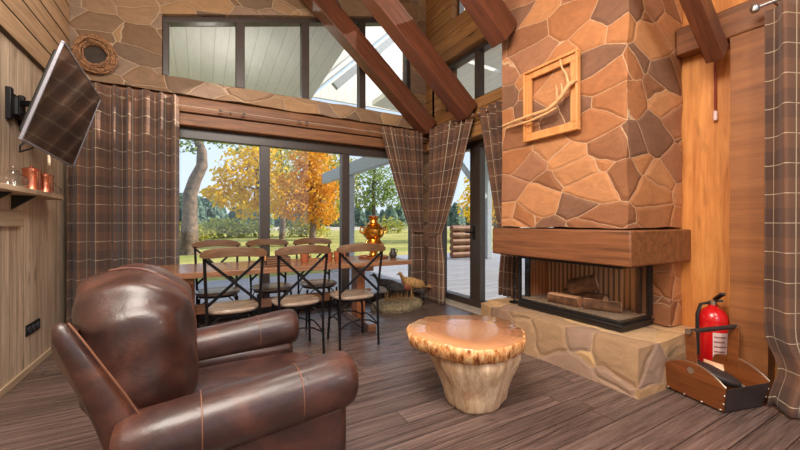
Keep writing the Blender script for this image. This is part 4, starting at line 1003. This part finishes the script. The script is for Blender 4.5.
# trees
def tree(name, label, base, trunk, radii, leafmat, blobs, nleaf, size, bark='bark', seed=1, group='autumn trees outside', cat='tree', twigs=14):
    rnd = random.Random(seed); r = thing(name, label, cat, base, 0, group)
    m = MB(); m.tube(trunk, radii, 12)
    top = Vector(trunk[-1])
    for (c, q, w) in blobs:
        c = Vector(c); a = min((Vector(p) for p in trunk[len(trunk) // 2:]), key=lambda p: (p - c).length)
        mid = (a + c) / 2 + Vector((rnd.uniform(-.3, .3), rnd.uniform(-.3, .3), 0.3))
        m.tube([a, mid, c], [radii[-1] * 0.6, radii[-1] * 0.4, 0.02], 6)
    m.build('trunk', M[bark], r, smooth=60)
    f = MB(); tot = sum(w for _, _, w in blobs)
    for (c, q, w) in blobs:
        c = Vector(c)
        for _ in range(int(nleaf * w / tot)):
            d = Vector((rnd.gauss(0, 1), rnd.gauss(0, 1), rnd.gauss(0, 1))).normalized() * (rnd.random() ** 0.45)
            p = c + Vector((d.x * q[0], d.y * q[1], d.z * q[2]))
            p += noise.noise_vector(p * 1.3) * 0.35
            s = size * rnd.uniform(0.6, 1.3)
            u = Vector((rnd.gauss(0, 1), rnd.gauss(0, 1), rnd.gauss(0, 1))).normalized(); v = u.orthogonal().normalized()
            w_ = u.cross(v)
            f.quad([p - v * s, p - w_ * s * 0.6, p + v * s, p + w_ * s * 0.6])
    f.build('foliage', M[leafmat], r, smooth=0, recalc=False); return r
def at(px, y, base=-0.15):
    u = px - 400; t = y / (310.8 - 0.488 * u); return (t * (173.7 + 0.873 * u), y, base)
def zz(px, py, y):
    u = px - 400; t = y / (310.8 - 0.488 * u); return 1.15 + (223 - py) * t + 0.15
B = at(189, 17.0)
def tp_(px, py, y=17.0): x = at(px, y)[0] - B[0]; return (x, y - 17.0, zz(px, py, y))
tree('old_tree', 'crooked thick trunk tree with sparse leaves at the left of the sliding window', B,
     [(0, 0, 0), tp_(190, 215), tp_(190, 195), tp_(195, 180), tp_(202, 166), tp_(202, 152), tp_(197, 138), tp_(191, 100)], [0.36, 0.28, 0.26, 0.24, 0.22, 0.19, 0.16, 0.1], 'leaf_green',
     [(tp_(176, 140), (1.2, 1.0, 0.6), 1), (tp_(205, 120), (2.0, 1.5, 0.9), 1.2), (tp_(225, 140, 18), (1.3, 1.2, 0.5), 0.6)], 900, 0.085, 'bark', 11)
B2 = at(262, 21.0)
def t2(px, py, y=21.0): return (at(px, y)[0] - B2[0], y - 21.0, zz(px, py, y))
tree('yellow_maple', 'bright yellow maple across the middle bar of the sliding window', B2,
     [(0, 0, 0), t2(263, 215), t2(260, 190), t2(256, 160)], [0.22, 0.2, 0.17, 0.1], 'leaf_yellow',
     [(t2(245, 175), (1.7, 1.4, 1.0), 1.2), (t2(225, 195), (1.2, 1.0, 0.6), 0.9), (t2(256, 150), (1.6, 1.5, 1.3), 1.2), (t2(255, 203), (1.4, 1.2, 0.9), 1.0), (t2(275, 190, 22), (1.2, 1.2, 1.8), 0.9)], 5200, 0.11, 'bark_dark', 12)
B3 = at(312, 20.0)
def t3(px, py, y=20.0): return (at(px, y)[0] - B3[0], y - 20.0, zz(px, py, y))
tree('orange_tree', 'orange leaved tree in the middle pane of the sliding window', B3,
     [(0, 0, 0), t3(314, 215), t3(312, 190), t3(310, 160)], [0.2, 0.18, 0.15, 0.1], 'leaf_orange',
     [(t3(312, 160), (1.3, 1.2, 1.2), 1.2), (t3(305, 185), (1.5, 1.2, 1.0), 1.2), (t3(322, 190), (1.2, 1.2, 1.1), 1.0), (t3(300, 208), (1.3, 1.0, 0.8), 0.9), (t3(322, 215), (1.0, 1.0, 0.7), 0.6)], 4800, 0.11, 'bark_dark', 13)
B4 = at(282, 30.0)
def t4(px, py, y=30.0): return (at(px, y)[0] - B4[0], y - 30.0, zz(px, py, y))
tree('lime_tree', 'tall yellow green tree behind the yellow maple', B4,
     [(0, 0, 0), t4(283, 215), t4(282, 180), t4(280, 150)], [0.25, 0.22, 0.18, 0.1], 'leaf_lime',
     [(t4(283, 150), (3.0, 2.0, 2.2), 1), (t4(290, 185), (2.6, 2.0, 1.8), 1), (t4(330, 170, 32), (3.0, 2.0, 2.5), 1), (t4(325, 205, 32), (2.6, 2.0, 1.8), 1), (t4(338, 190, 33), (2.4, 2.0, 2.6), 0.8), (t4(318, 150, 33), (2.6, 2.0, 1.8), 0.8)], 7500, 0.15, 'bark', 14)
B5 = at(372, 26.0)
def t5(px, py, y=26.0): return (at(px, y)[0] - B5[0], y - 26.0, zz(px, py, y))
tree('green_tree', 'thin green leaved tree seen above the samovar', B5,
     [(0, 0, 0), t5(374, 215), t5(373, 190), t5(375, 165)], [0.2, 0.17, 0.14, 0.08], 'leaf_green',
     [(t5(376, 180), (2.2, 2.0, 1.3), 1.2), (t5(365, 200), (1.6, 1.5, 0.9), 0.6), (t5(390, 195), (1.8, 1.6, 1.2), 0.9)], 2400, 0.12, 'bark_dark', 15)
B6 = at(496, 19.0)
def t6(px, py, y=19.0): return (at(px, y)[0] - B6[0], y - 19.0, zz(px, py, y))
tree('garden_maple', 'yellow tree on the lawn beyond the glass door', B6,
     [(0, 0, 0), t6(497, 215), t6(496, 190)], [0.25, 0.2, 0.12], 'leaf_yellow',
     [(t6(497, 205), (2.2, 1.6, 1.4), 1), (t6(490, 185), (2.0, 1.6, 1.2), 1), (t6(480, 205, 21), (2.0, 1.6, 1.6), 0.8)], 3400, 0.14, 'bark', 16)
# bushes in front of the field
for k, (px, y, s, mt_, lab) in enumerate([(215, 34, 1.5, 'leaf_bush', 'round yellow green bush right of the crooked trunk'), (182, 30, 1.2, 'leaf_bush', 'ochre bush left of the crooked trunk'),
                                (244, 36, 1.6, 'leaf_bush', 'pale bush under the yellow maple'), (301, 34, 1.5, 'leaf_lime', 'pale bush under the orange tree'), (385, 40, 1.8, 'leaf_bush', 'bush behind the samovar')]):
    b = at(px, y); tree('bush', lab, b, [(0, 0, 0), (0, 0, 0.6)], [0.08, 0.05], mt_, [((0, 0, s * 0.55), (s * 1.5, s, s * 0.62), 1), ((s, 0.3, s * 0.4), (s, s, s * 0.45), 0.6)], 700, 0.17, 'bark_dark', 30 + k, 'bushes on the lawn edge', 'bush')
# conifers far behind
rnd = random.Random(2)
cb = None
for k in range(34):
    px = 150 + 10.5 * k; y = 120 + rnd.uniform(-14, 14); b = at(px + rnd.uniform(-3, 3), y, -0.1); hgt = rnd.uniform(6.5, 9.5)
    if k < 3:
        r = thing('conifer', 'dull green conifer in the far tree line beyond the field', 'tree', b, 0, 'conifers beyond the field')
        f = MB()
        MB().tube([(0, 0, 0), (0, 0, 8)], [0.3, 0.05], 6).build('trunk', M['bark_dark'], r)
        for _ in range(800):
            q = rnd.random(); zq = 0.2 + 8.6 * q; rad = (3.3 if k != 1 else 2.6) * (1 - q ** 2.2) ** 0.8 * rnd.uniform(0.6, 1.0); a = rnd.uniform(0, 6.28)
            p = Vector((rad * math.cos(a), rad * math.sin(a), zq)); s = 0.75
            u = Vector((rnd.gauss(0, 1), rnd.gauss(0, 1), rnd.gauss(0, 1))).normalized(); v = u.orthogonal().normalized(); w = u.cross(v)
            f.quad([p - v * s, p - w * s * 0.6, p + v * s, p + w * s * 0.6])
        f.build('foliage', M['leaf_pine'], r, smooth=0, recalc=False)
        cb = (cb or []) + [r]
    else:
        r = copy_tree(cb[k % 3]); r.location = b
    r.scale = (hgt / 9 * 1.1,) * 2 + (hgt / 9,)
    r.rotation_euler = (0, 0, rnd.uniform(0, 6))

# ------------------------------------------------------------------ light
wd = bpy.data.worlds.new('Sky'); sc.world = wd; wd.use_nodes = True
nt = wd.node_tree; nt.nodes.clear()
wo = nt.nodes.new('ShaderNodeOutputWorld'); bg = nt.nodes.new('ShaderNodeBackground'); tc = nt.nodes.new('ShaderNodeTexCoord')
sx = nt.nodes.new('ShaderNodeSeparateXYZ'); rp = nt.nodes.new('ShaderNodeValToRGB')
nt.links.new(tc.outputs['Generated'], sx.inputs[0]); nt.links.new(sx.outputs[2], rp.inputs[0]); nt.links.new(rp.outputs[0], bg.inputs[0]); nt.links.new(bg.outputs[0], wo.inputs[0])
rp.color_ramp.elements[0].position = 0.0; rp.color_ramp.elements[0].color = (0.62, 0.69, 0.77, 1)
rp.color_ramp.elements[1].position = 0.6; rp.color_ramp.elements[1].color = (0.46, 0.60, 0.88, 1)
bg.inputs[1].default_value = 1.5

sl = bpy.data.lights.new('Sun', 'SUN'); sl.energy = 8.5; sl.angle = 0.009; sl.color = (1.0, 0.93, 0.82)
so = bpy.data.objects.new('Sun', sl); COL.objects.link(so)
so.rotation_euler = Vector((-2.2, 0.6, -1.2)).to_track_quat('-Z', 'Y').to_euler()
def lamp(name, loc, energy, size, color, target):
    l = bpy.data.lights.new(name, 'AREA'); l.energy = energy; l.shape = 'DISK'; l.size = size; l.color = color
    o = bpy.data.objects.new(name, l); COL.objects.link(o); o.location = loc
    o.rotation_euler = (Vector(target) - Vector(loc)).to_track_quat('-Z', 'Y').to_euler(); return o
def bulb(name, loc, energy, r, color):
    l = bpy.data.lights.new(name, 'POINT'); l.energy = energy; l.shadow_soft_size = r; l.color = color
    o = bpy.data.objects.new(name, l); COL.objects.link(o); o.location = loc; return o
bulb('pendant_lamp', (0.55, 2.45, 2.95), 70, 0.3, (1.0, 0.90, 0.78))
lamp('ceiling_lamp', (-0.35, 0.55, 3.55), 185, 1.8, (1.0, 0.92, 0.83), (0.6, 1.5, 0.3))
lamp('ceiling_lamp_rear', (1.2, -1.2, 3.9), 60, 1.2, (1.0, 0.93, 0.85), (1.0, 1.2, 0.2))
bulb('firebox_fill', (1.54, -0.8, 1.55), 34, 0.1, (1.0, 0.88, 0.74))  # added fill light behind the camera to brighten the firebox, not a real lamp
bulb('porch_ceiling_fill', (0.41, 6.5, 3.15), 26, 0.08, (1.0, 0.95, 0.88))  # unseen light added behind the sill band to lift the porch ceiling

# ------------------------------------------------------------------ camera
cam = bpy.data.cameras.new('Camera'); cam.sensor_width = 36.0; cam.lens = 36.0 * 356 / 800
cam.shift_y = -2.0 / 800; cam.clip_start = 0.05; cam.clip_end = 600
co = bpy.data.objects.new('Camera', cam); COL.objects.link(co)
co.location = (0, 0, 1.15); co.rotation_euler = (PI / 2, 0, -math.atan2(0.488, 0.873))
sc.camera = co
sc.view_settings.view_transform = 'Standard'; sc.view_settings.look = 'None'; sc.view_settings.gamma = 1.0
sc.view_settings.exposure = 0.0; sc.view_settings.use_curve_mapping = False
